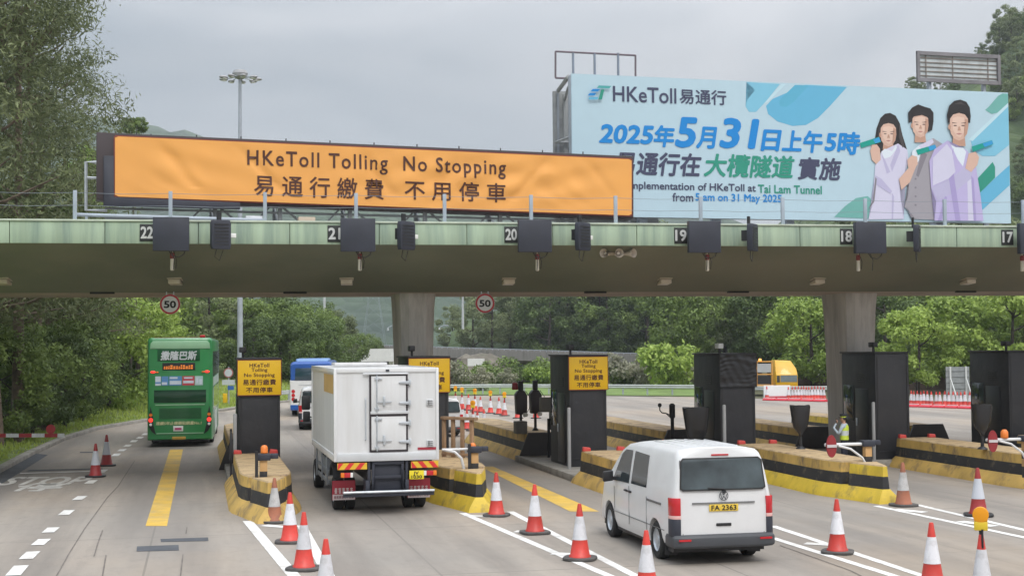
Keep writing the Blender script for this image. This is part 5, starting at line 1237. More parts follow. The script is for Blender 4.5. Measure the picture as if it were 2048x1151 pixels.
for s in (-1, 1):
    MB().box(s * 1.004 - .004, s * 1.004 + .004, 6.5, 7.4, 1.4, 2.15).build('cab_window', glass, lo)
    mi = MB().box(s * 1.27 - .12, s * 1.27 + .12, 7.35, 7.45, 2.12, 2.52).box(s * 1.25 - .1, s * 1.25 + .1, 7.36, 7.46, 1.78, 2.08).build('mirror', dark, lo, bevel=.04)
    MB().tube([(s * .98, 7.5, 2.35), (s * 1.2, 7.42, 2.35)], .02, 6).tube([(s * .98, 7.5, 1.9), (s * 1.2, 7.42, 1.92)], .02, 6).build('mirror_arm', dark, mi)
MB().box(-.85, .85, 7.62, 8.0, 1.45, 1.5).build('dashboard', dark, lo)
MB().box(-.7, .7, 5.0, 5.9, z1 + .001, z1 + .08).build('roof_hatch', panelwhite, lo, bevel=.02)

# ---- green double-decker bus
bq = at(360, 890, 55.3)
bu = thing('double_decker_bus', 'green double decker bus seen from behind on the far left lane', 'bus', (bq.x, bq.y, 0), R(10.6))
gbus = M('bus_green', (.028, .215, .065), .3, .06, coat=.5); gdk = M('bus_dark_green', (.01, .085, .03), .35, .1); gl_ = M('bus_light_green', (.27, .48, .3), .35, .06, coat=.4)
def rsec(hw_, y, z0_, z1_, rr=.14, top=1.0):
    pts = [(-hw_, y, z0_), (hw_, y, z0_)]
    for k in range(5): a = math.pi / 2 * k / 4; pts.append((hw_ * top - rr + rr * math.cos(a), y, z1_ - rr + rr * math.sin(a)))
    for k in range(5): a = math.pi / 2 + math.pi / 2 * k / 4; pts.append((-hw_ * top + rr + rr * math.cos(a), y, z1_ - rr + rr * math.sin(a)))
    return pts
BL_ = 11.3
body = MB().loft([rsec(1.13, 0, .32, 4.18), rsec(1.2, .03, .3, 4.24), rsec(1.25, .12, .28, 4.29), rsec(1.25, BL_ - .3, .28, 4.29), rsec(1.18, BL_, .3, 4.1)]).build('body', gbus, bu, smooth=35)
cut = MB()
for y in (2.6, 8.6): cut.cyl((-1.5, y, .5), (-.8, y, .5), .58, n=28).cyl((.8, y, .5), (1.5, y, .5), .58, n=28)
boolcut(body, cut.build('cutter', dark, bu))
MB().prism([(-1.16, 3.86), (1.16, 3.86), (1.13, 4.08), (1.05, 4.17), (-1.05, 4.17), (-1.13, 4.08)], 'y', -.02, -.004).build('roof_haze_band', gl_, bu, bevel=.012)  # haze over the bus top, painted as a lighter green band
MB().box(-1.02, 1.0, .3, BL_ - 1, 4.2, 4.305).build('roof_edge', M('roof_red', (.3, .04, .03), .5, .1), bu, bevel=.03)
MB().box(.75, .95, .25, .5, 4.3, 4.4).build('roof_lamp', redlamp, bu, bevel=.02)
pn = MB().box(-.87, .76, -.016, -.002, 3.38, 3.86).build('advert_panel', gdk, bu, bevel=.005)
text('撒隆巴斯', M('advert_silver', (.52, .56, .58), .4, .08), 'lettering', pn, (-.05, -.02, 3.59), 1.38, .34, .035, .14)
dp = MB().box(-.68, .58, -.016, -.002, 3.02, 3.31).build('destination_display', black, bu, bevel=.005)
led = MB(); rl = random.Random(4); x = -.63
while x < .5:                              # the display is blurred to amber bars in the photo
    wd = rl.uniform(.05, .1); h_ = rl.uniform(.1, .17); led.box(x, x + wd, -.02, -.0165, 3.06, 3.06 + h_ * .45); led.box(x + .01, x + wd, -.02, -.0165, 3.06 + h_ * .55, 3.06 + h_); x += wd + .02
led.build('led_bars', M('led_amber', (.8, .24, .04), .5, .05, emit=.2), dp)
for s in (-1, 1):
    MB().ell((s * 1.04, -.01, 2.95), (.1, .03, .05), 12).build('high_brake_lamp', redlit, bu, smooth=60)
    MB().ell((s * .88, -.01, 2.94), (.06, .03, .035), 12).build('high_indicator', orangelamp, bu, smooth=60)
sk = MB(); 
cols = [M('sticker_blue', (.1, .25, .5), .4, .1), M('sticker_pale', (.55, .62, .7), .4, .05), M('sticker_crimson', (.5, .06, .09), .4, .1), M('sticker_teal', (.4, .55, .55), .4, .1)]
for x0_, x1_, ci in ((-.95, -.74, 1), (-.71, -.45, 0), (-.42, .06, 0), (.09, .55, 2), (.57, .88, 3)): sk.box(x0_, x1_, -.016, -.002, 2.42, 2.78, ci)
for x0_, x1_, za_, zb_, ci in ((-.95, -.74, 2.5, 2.56, 0), (-.7, -.5, 2.45, 2.55, 1), (-.4, .04, 2.46, 2.6, 1), (-.4, -.1, 2.68, 2.75, 1), (.12, .52, 2.5, 2.6, 1), (.62, .7, 2.5, 2.7, 1), (.74, .84, 2.46, 2.66, 1), (.15, .48, 2.68, 2.74, 1)): sk.box(x0_, x1_, -.022, -.0165, za_, zb_, ci)
sk.build('advert_strip', cols, bu)
MB().box(-1.0, 1.0, -.012, .0, 1.74, 2.24).build('rear_window', M('rear_glass_green', (.012, .05, .025), .15, .1), bu, bevel=.005)
gr = MB()
for k in range(9): gr.box(-.8, .82, -.016, -.002, 1.12 + k * .048, 1.14 + k * .048)
gr.build('engine_grille', gdk, bu)
MB().box(-.95, .95, -.02, -.002, 1.64, 1.68).build('trim_line', gl_, bu); MB().box(-.9, .9, -.025, -.002, .52, .56).build('bumper_line', gl_, bu, bevel=.008)
text('連續5年止痛藥貼銷量No.1', M('advert_cream', (.55, .55, .3), .5, .1), 'rear_lettering', bu, (-.05, -.012, .94), 1.75, .13, .03, .1)
wp_ = MB().box(-.26, .12, -.018, -.002, .62, .83).build('notice_plate', whitelens, bu, bevel=.006); MB().box(-.2, .06, -.024, -.0185, .67, .76).build('notice_mark', M('notice_pink', (.45, .06, .17), .5, .1), wp_)
MB().box(-.3, .22, -.022, -.002, .3, .41).build('number_plate', M('plate_dim', (.5, .3, .05), .5, .1), bu, bevel=.004)
for s in (-1, 1):
    hs_ = MB().prism([(s * 1.13, 1.62), (s * 1.19, 1.2), (s * 1.19, .82), (s * 1.08, .62), (s * .92, .5), (s * 1.02, .9), (s * 1.05, 1.25)], 'y', -.03, -.002).build('lamp_cluster', black, bu, bevel=.008)
    for z, mt, rr in ((1.27, orangelamp, .065), (1.07, redlit, .085), (.9, whitelens, .055)): MB().cyl((s * 1.12, -.045, z), (s * 1.12, -.02, z), rr, n=16).build('lamp', mt, hs_, smooth=40)
    w2 = MB()
    for y in [0.5 + 1.36 * k for k in range(8)]: w2.box(s * 1.251 - .004, s * 1.251 + .004, y, y + 1.28, 2.75, 3.75); 
    w2.build('upper_window', bluglass, bu)
    w3 = MB()
    for y in [2.0 + 1.36 * k for k in range(6)]: w3.box(s * 1.251 - .004, s * 1.251 + .004, y, y + 1.28, 1.35, 2.3)
    w3.build('lower_window', bluglass, bu)
    MB().box(s * 1.2525 - .003, s * 1.2525 + .003, 1.0, 10.6, 2.35, 2.7).build('side_band', M('side_silver', (.4, .48, .43), .35, .08), bu)
    MB().box(s * 1.2525 - .003, s * 1.2525 + .003, 3.4, 7.8, .4, 1.25).build('side_panel', M('side_silver', (.4, .48, .43), .35, .08), bu)
    wheel(bu, s * 1.1, 2.6, .5, .28, steel, s); wheel(bu, s * 1.1, 8.6, .5, .28, steel, s)
MB().box(-1.1, 1.1, .4, 10.8, .18, .4).build('underbody', dark, bu)

# ---- blue and white coach
cq = at(624, 832, 79)
ch = thing('coach', 'white coach with blue roof and rear window, beyond the white lorry', 'coach', (cq.x, cq.y, 0), R(6))
cwh, cbl = M('coach_white', (.72, .73, .72), .35, .04, coat=.4), M('coach_blue', (.015, .09, .36), .3, .1, coat=.5)
MB().loft([rsec(1.2, 0, .45, 2.0, .03), rsec(1.24, .1, .35, 2.05, .03), rsec(1.25, 10.5, .35, 2.05, .03), rsec(1.15, 10.9, .5, 2.0, .03)]).build('lower_body', cwh, ch, smooth=35)
MB().loft([rsec(1.17, .02, 2.051, 2.95, .25), rsec(1.22, .15, 2.051, 3.08, .25), rsec(1.22, 10.3, 2.051, 3.08, .25), rsec(1.1, 10.7, 2.051, 2.9, .25)]).build('upper_body', cbl, ch, smooth=35)
MB().loft([rsec(.85, .5, 3.05, 3.1, .04), rsec(.95, 1.0, 3.05, 3.24, .1), rsec(.95, 4.0, 3.05, 3.24, .1), rsec(.85, 4.6, 3.05, 3.1, .04)]).build('roof_unit', M('coach_roof_blue', (.12, .25, .5), .35, .08), ch, smooth=40)
MB().prism([(-.95, 2.06), (.95, 2.06), (.92, 2.72), (-.92, 2.72)], 'y', -.012, .01).build('rear_window', bluglass, ch, bevel=.01)
MB().box(-1.2, 1.2, -.03, .2, .36, .66).build('rear_bumper', cbl, ch, bevel=.03)
MB().box(-.75, .75, -.012, -.001, 1.76, 1.78).box(-.02, .06, -.03, -.001, 1.82, 1.9).build('tailgate_trim', grey, ch)
for s in (-1, 1):
    for z in (.98, 1.2, 1.42): MB().cyl((s * 1.04, -.03, z), (s * 1.04, -.0, z), .1, n=14).build('tail_lamp', redlamp, ch, smooth=40)
    wn = MB()
    for k in range(6): wn.box(s * 1.2225 - .003, s * 1.2225 + .003, .6 + k * 1.6, 2.1 + k * 1.6, 2.1, 2.75)
    wn.build('side_window', bluglass, ch)
    wheel(ch, s * 1.08, 2.2, .48, .28, steel, s); wheel(ch, s * 1.08, 8.2, .48, .28, steel, s)

# ---- yellow works truck far right
yq = at(1560, 797, 104)
yt = thing('works_truck', 'yellow works truck with a framed board on its back beyond the cone line', 'truck', (yq.x, yq.y + 1, 0), R(0))
yel = M('truck_yellow', (.72, .4, .02), .4, .06, coat=.3)
X = lambda px: (px - 1560) / 27.0
MB().loft([[(-.1, 0, .6), (1.55, 0, .6), (1.55, 2.1, .6), (-.1, 2.1, .6)], [(-.1, 0, 1.55), (1.55, 0, 1.55), (1.55, 2.1, 1.55), (-.1, 2.1, 1.55)], [(-.08, .25, 2.0), (1.5, .25, 2.0), (1.5, 2.1, 2.0), (-.08, 2.1, 2.0)], [(-.05, .6, 2.65), (1.15, .6, 2.6), (1.15, 2.1, 2.6), (-.05, 2.1, 2.65)]]).build('cab', yel, yt, bevel=.06)
MB().loft([[(.25, -.012, 1.02), (1.5, -.012, 1.02)], [(.25, -.012, 1.52), (1.5, -.012, 1.52)]], caps=(False, False)).build('windscreen', M('screen_grey', (.16, .2, .21), .08, .15), yt)
MB().box(-.02, .2, -.015, -.001, 1.0, 1.5).build('cab_door_window', glass, yt)
MB().box(-.1, 1.6, -.1, .02, .35, .62).build('front_bumper', yel, yt, bevel=.02)
fb = MB()
for x in (-1.5, -.35): fb.box(x, x + .1, .3, .4, .5, 2.6)
for z in (1.55, 2.5): fb.box(-1.5, -.25, .28, .42, z, z + .1)
fb.box(-1.6, -.2, .2, 5, .6, .8); fb.build('rear_frame', M('frame_orange', (.6, .3, .06), .5, .1), yt, bevel=.01)
MB().box(-1.42, -.4, .25, .3, 1.75, 2.4).build('board_panel', M('panel_grey', (.42, .43, .43), .5, .05), yt)
MB().box(-1.42, -.4, .3, .4, .85, 1.5).build('rear_locker', dark, yt)
MB().lathe([(.12, 0), (.12, .12), (.06, .18)], 12, c=(-1.2, .35, 2.6)).build('beacon', amberlit, yt, smooth=40)
for x in (.05, 1.45):
    for y in (.7, 3.8):
        q = wheel(yt, x, y, .42, .25, steel, 1)

# ---- barrier arm at the far left
bq2 = at(64, 870, 45.5)
ba = thing('boom_barrier', 'red and white barrier arm with round red disc at the left picture edge', 'barrier', (bq2.x, bq2.y, 0), R(-1.0))
zz = bq2.z; am = MB(); x = -4.2; k = 0
while x < 1.05: am.box(x, min(x + .42, 1.05), -.03, .03, zz - .06 - x * .006, zz + .06 - x * .006, k % 2); x += .42; k += 1
am.build('arm', [conewhite, M('arm_red', (.4, .03, .04), .5, .1)], ba)
MB().cyl((.62, -.05, zz + .2), (.62, -.02, zz + .2), .15, n=24).build('disc', M('arm_red', (.4, .03, .04), .5, .1), ba, smooth=40)
MB().box(-4.5, -4.15, -.2, .2, 0, 1.15).build('motor_box', lgt, ba, bevel=.03)

# ------------------------------------------------------------------ trees and planting
import numpy as np
def leaves_mesh(name, seed, clumps, nleaf, size, mat, up=.35, asp=1.0, tri=False):
    """clumps: list of (cx, cy, cz, rx, ry, rz); leaf-sized quads spread over and through each clump"""
    rg = np.random.default_rng(seed); V = []; 
    for (cx, cy, cz, rx, ry, rz) in clumps:
        d = rg.normal(size=(nleaf, 3)); d /= np.linalg.norm(d, axis=1)[:, None]
        rad = rg.uniform(.25, 1.0, size=(nleaf, 1)) ** .45 * rg.uniform(.8, 1.18, size=(nleaf, 1))
        p = d * rad * np.array([rx, ry, rz]) + np.array([cx, cy, cz])
        nrm = d * .8 + rg.normal(size=(nleaf, 3)) * .7 + np.array([0, 0, up]); nrm /= np.linalg.norm(nrm, axis=1)[:, None]
        t = np.cross(nrm, rg.normal(size=(nleaf, 3))); t /= np.linalg.norm(t, axis=1)[:, None]; b = np.cross(nrm, t)
        s = size * rg.uniform(.55, 1.35, size=(nleaf, 1)) / 2
        V.append(np.stack([p - t * s, p - b * s * .5 * asp + t * s * .1, p + t * s * 1.1, p + b * s * .5 * asp], axis=1).reshape(-1, 3))
    V = np.concatenate(V); n = len(V) // 4
    me = bpy.data.meshes.new(name); me.from_pydata(V.tolist(), [], [(4 * i, 4 * i + 1, 4 * i + 2, 4 * i + 3) for i in range(n)]); me.materials.append(mat)
    return me
def clumps_round(seed, rx, rz, zc, n, k=.34, flat=.75):
    rg = random.Random(seed); out = []
    for i in range(n):
        while True:
            x, y, z = (rg.uniform(-1, 1) for _ in range(3)); q = x * x + y * y + z * z
            if .12 < q < 1: break
        f = .8 / max(q ** .5, .55); x, y, z = x * f, y * f, z * f
        s = rg.uniform(.6, 1.25) * k * rx
        out.append((x * rx, y * rx, zc + z * rz, s, s, s * flat))
    return out
def trunk_mesh(name, h, r, clumps, seed, mat, nl=8, lean=.3):
    rg = random.Random(seed); mb = MB(); top = Vector((rg.uniform(-lean, lean), rg.uniform(-lean, lean), h))
    pts = [Vector((0, 0, -.6)), Vector((0, 0, 0)), top * .3 + Vector((rg.uniform(-.15, .15), rg.uniform(-.15, .15), 0)), top * .65, top]
    mb.tube(pts, [r * 1.3, r * 1.1, r * .85, r * .6, r * .25], 9)
    for c in rg.sample(clumps, min(nl, len(clumps))):
        z0_ = max(h * .25, min(c[2] - 1.2, h * .9)); b0 = pts[1].lerp(top, z0_ / h); e = Vector(c[:3]); mid = b0.lerp(e, .5) + Vector((0, 0, -.2))
        mb.tube([b0, mid, e], [r * .4, r * .25, r * .08], 6)
    o = mb.build(name, mat, None, smooth=60); me = o.data; bpy.data.objects.remove(o); return me
Ld = leaf_mat('leaf_dark', (.045, .075, .025), (.18, .25, .08)); Lm = leaf_mat('leaf_mid', (.055, .095, .025), (.27, .36, .1))
Lb = leaf_mat('leaf_bright', (.1, .175, .03), (.42, .54, .12)); Lf = leaf_mat('leaf_feathery', (.05, .07, .032), (.24, .275, .125)); Lg = leaf_mat('leaf_dull', (.085, .11, .055), (.31, .36, .17))
KINDS = {}
def kind(nm, seed, h, cl, nleaf, size, lm, bm_, r, nl=8, asp=1.0, lean=.3):
    KINDS[nm] = (leaves_mesh('crown', seed, cl, nleaf, size, lm, asp=asp), trunk_mesh('trunk', h, r, cl, seed, bm_, nl, lean))
# broad trees (unit: metres)
for q in range(3): kind(f'mid{q}', 10 + q, 7.5, clumps_round(20 + q, 3.7, 3.5, 5.6, 40, .27), 230, .3, Lm, barkd, .2)
for q in range(2): kind(f'dark{q}', 30 + q, 9, clumps_round(40 + q, 3.9, 4.7, 6.0, 44, .26), 220, .3, Ld, barkd, .22)
for q in range(2): kind(f'dull{q}', 50 + q, 9.5, clumps_round(60 + q, 3.5, 4.8, 6.4, 42, .25), 210, .29, Lg, barkd, .2)
for q in range(2): kind(f'bright{q}', 70 + q, 6, clumps_round(80 + q, 3.3, 3.0, 4.4, 38, .27), 230, .29, Lb, barkd, .17)
# tall thin-leaved roadside trees: sprays of narrow leaves along rising branches
def sprays(seed, h, n, spread):
    rg = random.Random(seed); out = []
    for i in range(n):
        z = h * rg.uniform(.2, 1.0); a = rg.uniform(0, 6.28); rr = spread * (1.15 - .75 * ((z / h - .2) / .8)) * rg.uniform(.3, 1.0)
        s = rg.uniform(.55, 1.25); out.append((rr * math.cos(a), rr * math.sin(a), z + rr * .12, s * 1.25, s * 1.25, s * .62))
    return out
for q in range(3): kind(f'tall{q}', 90 + q, 17.5, sprays(100 + q, 19, 145, 4.6), 112, .25, Lf, bark, .21, 34, .5, 1.2)
for q in range(2): kind(f'under{q}', 110 + q, 4.2, clumps_round(120 + q, 2.4, 2.6, 3.2, 32, .28), 190, .2, Lm if q else Ld, barkd, .1, 7)
kind('highdark', 158, 9, clumps_round(159, 3.0, 3.4, 9.0, 36, .28), 200, .24, Ld, barkd, .15, 8)
kind('umbrella', 160, 21.5, clumps_round(161, 1.25, .75, 22.2, 22, .3), 110, .2, Lm, barkd, .16, 9)
kind('topper', 163, 18, clumps_round(164, 2.0, 4.5, 16.5, 34, .4), 170, .24, Lb, barkd, .2, 8)
kind('underb', 130, 3.6, clumps_round(131, 2.1, 2.3, 2.6, 30, .29), 190, .19, Lb, barkd, .09, 7)
for q in range(2): kind(f'bush{q}', 140 + q, 1.1, clumps_round(150 + q, 1.5, 1.0, 1.1, 18, .42), 150, .26, [Lm, Lb][q], barkd, .06, 6)
kind('bushd', 145, 1.2, clumps_round(155, 1.3, 1.1, 1.2, 18, .42), 140, .24, leaf_mat('leaf_pale', (.14, .16, .09), (.46, .43, .33)), barkd, .06, 6)
def tree(kd, p, sc, label, group, name='tree', cat='tree', sz=None):
    cr, tk = KINDS[kd]; o = thing(name, label, cat, p, random.uniform(0, 6.28), group)
    o.scale = (sc, sc, sz or sc)
    for nm, me in (('trunk', tk), ('crown', cr)):
        c = bpy.data.objects.new(nm, me); C.objects.link(c); c.parent = o
    return o
def at0(px, Y, z=0):
    p = at(px, 690, Y); return Vector((p.x, p.y, z))
rnd = random.Random(3)
# left: tall thin-leaved trees with pale trunks on the verge
GT = 'tall trees on the left verge'
for px, Y, q, s in ((-130, 52, 0, 1.12), (-4, 54, 1, 1.1), (36, 56.5, 2, 1.1), (84, 63, 0, 1.05), (113, 70, 1, .95), (-60, 74, 2, 1.2), (190, 112, 0, .78)):
    tree(f'tall{q}', at0(px, Y, .6), s, 'tall thin leaved roadside tree with pale trunk on the left verge', GT, 'roadside_tree')
GU = 'leafy understorey trees on the left verge'
for px, Y, kd, s in ((-15, 61, 'highdark', 1.0), (60, 64, 'highdark', 1.05), (120, 70, 'highdark', 1.0), (165, 78, 'highdark', .95), (-10, 55, 'under1', .9), (20, 57, 'under0', .9), (62, 60, 'under1', .95), (98, 63, 'under0', .95), (132, 67, 'under1', 1.0), (160, 71, 'under0', 1.0), (15, 60, 'under0', .75), (60, 66, 'under1', .7), (10, 74, 'under1', .9), (130, 74, 'under1', 1.25), (160, 80, 'under1', 1.1), (200, 84, 'under0', 1.2), (222, 80, 'underb', 1.5), (245, 84, 'underb', 1.6), (262, 90, 'underb', 1.6), (275, 97, 'underb', 1.7), (285, 106, 'under1', 1.9), (-80, 78, 'under0', 1.7), (-20, 80, 'dark0', .95), (40, 82, 'dark1', .95), (85, 86, 'dark0', .9), (125, 92, 'dark1', .9), (170, 98, 'dark0', .95), (150, 104, 'mid0', 1.0), (215, 108, 'mid1', .95), (262, 112, 'dark0', .9), (-60, 90, 'dark1', 1.2), (120, 110, 'dark1', 1.15)):
    tree(kd, at0(px, Y, -.3), s, 'leafy broad tree filling the space behind the left verge trees', GU, 'broadleaf_tree')
tree('umbrella', at0(270, 115, 0), 1.0, 'flat topped tree rising alone above the left end of the orange banner', None, 'broadleaf_tree')
tree('topper', at0(178, 112, 0), 1.0, 'bright green tree left of the orange banner board', None, 'broadleaf_tree')
# behind the bus and the left booth
GB = 'broad trees behind the bus and the coach'
for px, Y, kd, s in ((300, 118, 'dark1', 1.0), (340, 124, 'mid0', .95), (380, 130, 'dark0', 1.05), (420, 120, 'dull0', .98), (455, 128, 'mid1', .95), (490, 118, 'mid2', .86), (525, 122, 'mid0', .85), (560, 120, 'mid1', .85), (590, 128, 'mid2', .85), (620, 132, 'mid0', .82), (650, 140, 'mid1', .78), (675, 150, 'dull1', .7), (700, 165, 'mid2', .66), (505, 140, 'dark0', 1.0), (570, 142, 'dark1', .95), (640, 155, 'dark0', .85), (735, 190, 'mid1', .6), (320, 145, 'dark0', 1.2), (400, 150, 'mid1', 1.2)):
    tree(kd, at0(px, Y, .4), s, 'broad tree in the belt behind the bus and the coach', GB, 'broadleaf_tree')
for px, Y in ((545, 116), (585, 116), (625, 122), (665, 130), (505, 114)):
    tree('under0', at0(px, Y, .3), 1.1, 'low leafy tree at the foot of the belt behind the coach', 'low trees behind the coach', 'broadleaf_tree')
# right: belt behind the plaza
GR = 'broad trees in the belt behind the plaza at the right'
k = 0
for px in range(1085, 2360, 52):
    for row in (0, 1, 2):
        Y = (132 + row * 16) + rnd.uniform(-5, 5) - max(0, (px - 1500)) * .022 + (72 if px < 1370 else 0)
        kd = rnd.choice(['dull0', 'dull1', 'mid0', 'mid1', 'dark0', 'mid2']) if px < 1900 else rnd.choice(['mid0', 'mid2', 'bright0', 'mid1', 'dull0'])
        s = rnd.uniform(.95, 1.25) * (1.0 if row == 0 else 1.25) * (1.35 if px < 1370 else 1)
        tree(kd, at0(px + rnd.uniform(-18, 18), Y, -.6 + row * 2), s, 'broad tree in the dense belt behind the plaza at the right', GR, 'broadleaf_tree'); k += 1
for px, Y, kd, s, lb in ((1620, 118, 'bright1', 1.3, 'bright green broad tree just left of the right gantry column'), (1835, 108, 'bright0', 1.1, 'bright green tree right of the right gantry column'), (1925, 112, 'bright1', 1.3, 'bright green tree above the grey sign back'), (2020, 110, 'bright0', 1.35, 'bright green tree at the right picture edge under the canopy')):
    tree(kd, at0(px, Y, -1.3), s, lb, None, 'broadleaf_tree')
# middle: rock, hill side trees around the flyover
for px, Y, kd, s in ((945, 215, 'dull0', 1.0), (985, 205, 'dull1', 1.1), (1020, 210, 'dull0', 1.2), (1075, 212, 'dull1', 1.35), (1120, 206, 'dull0', 1.3), (1160, 204, 'dull1', 1.3), (1215, 200, 'mid1', 1.4), (905, 235, 'dull0', .9)):
    tree(kd, at0(px, Y, 1.5), s, 'greyish feathery tree behind the flyover', 'trees behind the flyover', 'hillside_tree')
GBu = 'bushes along the far grass bank'
for px, Y, kd, s in ((897, 126, 'bush0', 1.1), (932, 130, 'bush1', .75), (958, 128, 'bush0', .85), (985, 132, 'bush0', 1.25), (1012, 128, 'bushd', .7), (1045, 132, 'bush0', 1.2), (1078, 128, 'bush1', .9), (1100, 130, 'bush0', 1.25), (1225, 124, 'bushd', 1.2), (1255, 124, 'bush0', 1.0), (1280, 122, 'bushd', 1.1), (905, 118, 'bushd', 1.0), (965, 118, 'bushd', .8), (1400, 124, 'bushd', 1.0), (1440, 122, 'bush0', 1.0)):
    tree(kd, at0(px, Y, .2), s, 'rounded bush on the far grass bank', GBu, 'bush', 'bush')
tree('bush1', at0(1338, 118, .2), 1.62, 'large round bright green bush on the far bank left of the wrapped booth', None, 'bush', 'bush', 1.9)

# ------------------------------------------------------------------ hills
def hill(name, x0, x1, y0, y1, hf, nx, ny, mat, bumps):
    rg = random.Random(5); mb = MB(); vs = []; fs_ = []
    for j in range(ny + 1):
        for i in range(nx + 1):
            x = x0 + (x1 - x0) * i / nx; y = y0 + (y1 - y0) * j / ny; z = hf(x, y)
            vs.append((x, y, z + (rg.uniform(-1, 1) * bumps if z > 2 else -2)))
    for j in range(ny):
        for i in range(nx): a = j * (nx + 1) + i; fs_.append((a, a + 1, a + nx + 2, a + nx + 1))
    mb.add(vs, fs_); return tag(mb.build(name, mat, smooth=50), kind='structure')
def forest(name, a, b_, sc):
    m = bpy.data.materials.new(name); m.use_nodes = True; nt = m.node_tree; N = nt.nodes; L = nt.links; b = N['Principled BSDF']
    tc = N.new('ShaderNodeTexCoord'); vo = N.new('ShaderNodeTexVoronoi'); vo.inputs['Scale'].default_value = sc; L.new(tc.outputs['Object'], vo.inputs['Vector'])
    nz = N.new('ShaderNodeTexNoise'); nz.inputs['Scale'].default_value = sc * .35; nz.inputs['Detail'].default_value = 8; L.new(tc.outputs['Object'], nz.inputs['Vector'])
    mx = N.new('ShaderNodeMix'); mx.data_type = 'RGBA'; mx.inputs['A'].default_value = (*a, 1); mx.inputs['B'].default_value = (*b_, 1)
    mr = N.new('ShaderNodeMapRange'); mr.inputs[1].default_value = .35; mr.inputs[2].default_value = .68; L.new(nz.outputs['Fac'], mr.inputs[0]); L.new(mr.outputs[0], mx.inputs['Factor'])
    L.new(mx.outputs['Result'], b.inputs['Base Color']); b.inputs['Roughness'].default_value = .95
    bp = N.new('ShaderNodeBump'); bp.inputs['Strength'].default_value = 1; bp.inputs['Distance'].default_value = 2.5 / sc * .12; bp.invert = True
    L.new(vo.outputs['Distance'], bp.inputs['Height']); L.new(bp.outputs[0], b.inputs['Normal']); return m
def interp(t, tab):
    if t <= tab[0][0]: return tab[0][1]
    for (a, b), (c, d) in zip(tab, tab[1:]):
        if a <= t <= c: k = (t - a) / (c - a); k = k * k * (3 - 2 * k); return b + (d - b) * k
    return tab[-1][1]
# ridge profiles: photo column -> height above eye level in pixels at the ridge distance
def ridge(tab, Yr, wy):
    def hf(x, y):
        px = 1024 + F * x / Yr; h = H + interp(px, tab) * Yr / F
        k = (y - Yr) / wy; e = max(0, 1 - k * k) if y < Yr else max(0, 1 - (k * .5) ** 2)
        return h * e + 7 * math.sin(x * .03 + y * .012) * e * .6
    return hf
hill('far_hill', -1500, 900, 700, 2300, ridge([(-400, 300), (0, 420), (90, 440), (160, 472), (215, 450), (300, 432), (420, 400), (560, 350), (700, 320), (820, 295), (930, 268), (1020, 245), (1150, 250), (1300, 240), (1600, 150), (2000, 60)], 1500, 800), 120, 60, forest('forest_far', (.02, .04, .02), (.05, .085, .035), .08), 5)
RH = ridge([(900, 40), (980, 62), (1040, 90), (1150, 110), (1300, 130), (1500, 200), (1700, 330), (1830, 505), (1900, 490), (1960, 520), (2010, 575), (2060, 605), (2200, 640), (2500, 700)], 300, 98)
hill('right_hill', -10, 380, 200, 560, RH, 90, 60, forest('forest_near', (.03, .055, .018), (.1, .14, .045), .25), 1.0)
GH = 'trees covering the right hill'
for i in range(120):
    px = rnd.uniform(1795, 2240); Y = rnd.uniform(208, 318); x = (px - 1024) * Y / F; z = RH(x, Y)
    if px < 2000 and Y < 290: continue
    s = rnd.uniform(.55, .95) * (.5 if px < 2000 else 1)
    tree(rnd.choice(['dull0', 'mid0', 'dark0', 'dull1', 'mid2', 'mid1']), Vector((x, Y, z - 2.2 * s)), s, 'tree covering the wooded hill behind the billboard right end', GH, 'hillside_tree')
# bare rock face
def rock(px, py, Y, sx, sz, label, seed):
    rg = random.Random(seed); p = at(px, py, Y); rings = []
    for k in range(9):
        t = k / 8; rr = math.sin(math.pi * (.1 + .85 * t)) ** .6
        rings.append([((sx * rr * (1 + rg.uniform(-.4, .3))) * math.cos(a), sx * .6 * rr * (1 + rg.uniform(-.2, .2)) * math.sin(a), sz * (t * 2 - 1) + rg.uniform(-.08, .08) * sz) for a in [2 * math.pi * i / 14 for i in range(14)]])
    o = MB().loft(rings).build('rock', M('rock', (.17, .15, .12), .95, .35, scale=1.2, dirt=.85, dcol=(.07, .08, .05), dscale=1.3, bump=.6), None, smooth=20, loc=p)
    tag(o, label, 'rock')
rock(960, 752, 165, 4.5, 2.6, 'brown rock slope under the flyover span', 2)
p = at(893, 640, 900); o = MB().prism([(-14, -10), (2, -14), (10, -2), (6, 12), (-6, 14), (-16, 4)], 'y', -12, 40).build('rock', M('rock_far', (.42, .37, .33), .95, .2, scale=.05), None, loc=p); tag(o, 'bare pale cut slope high on the far hill beside the middle column', 'rock')

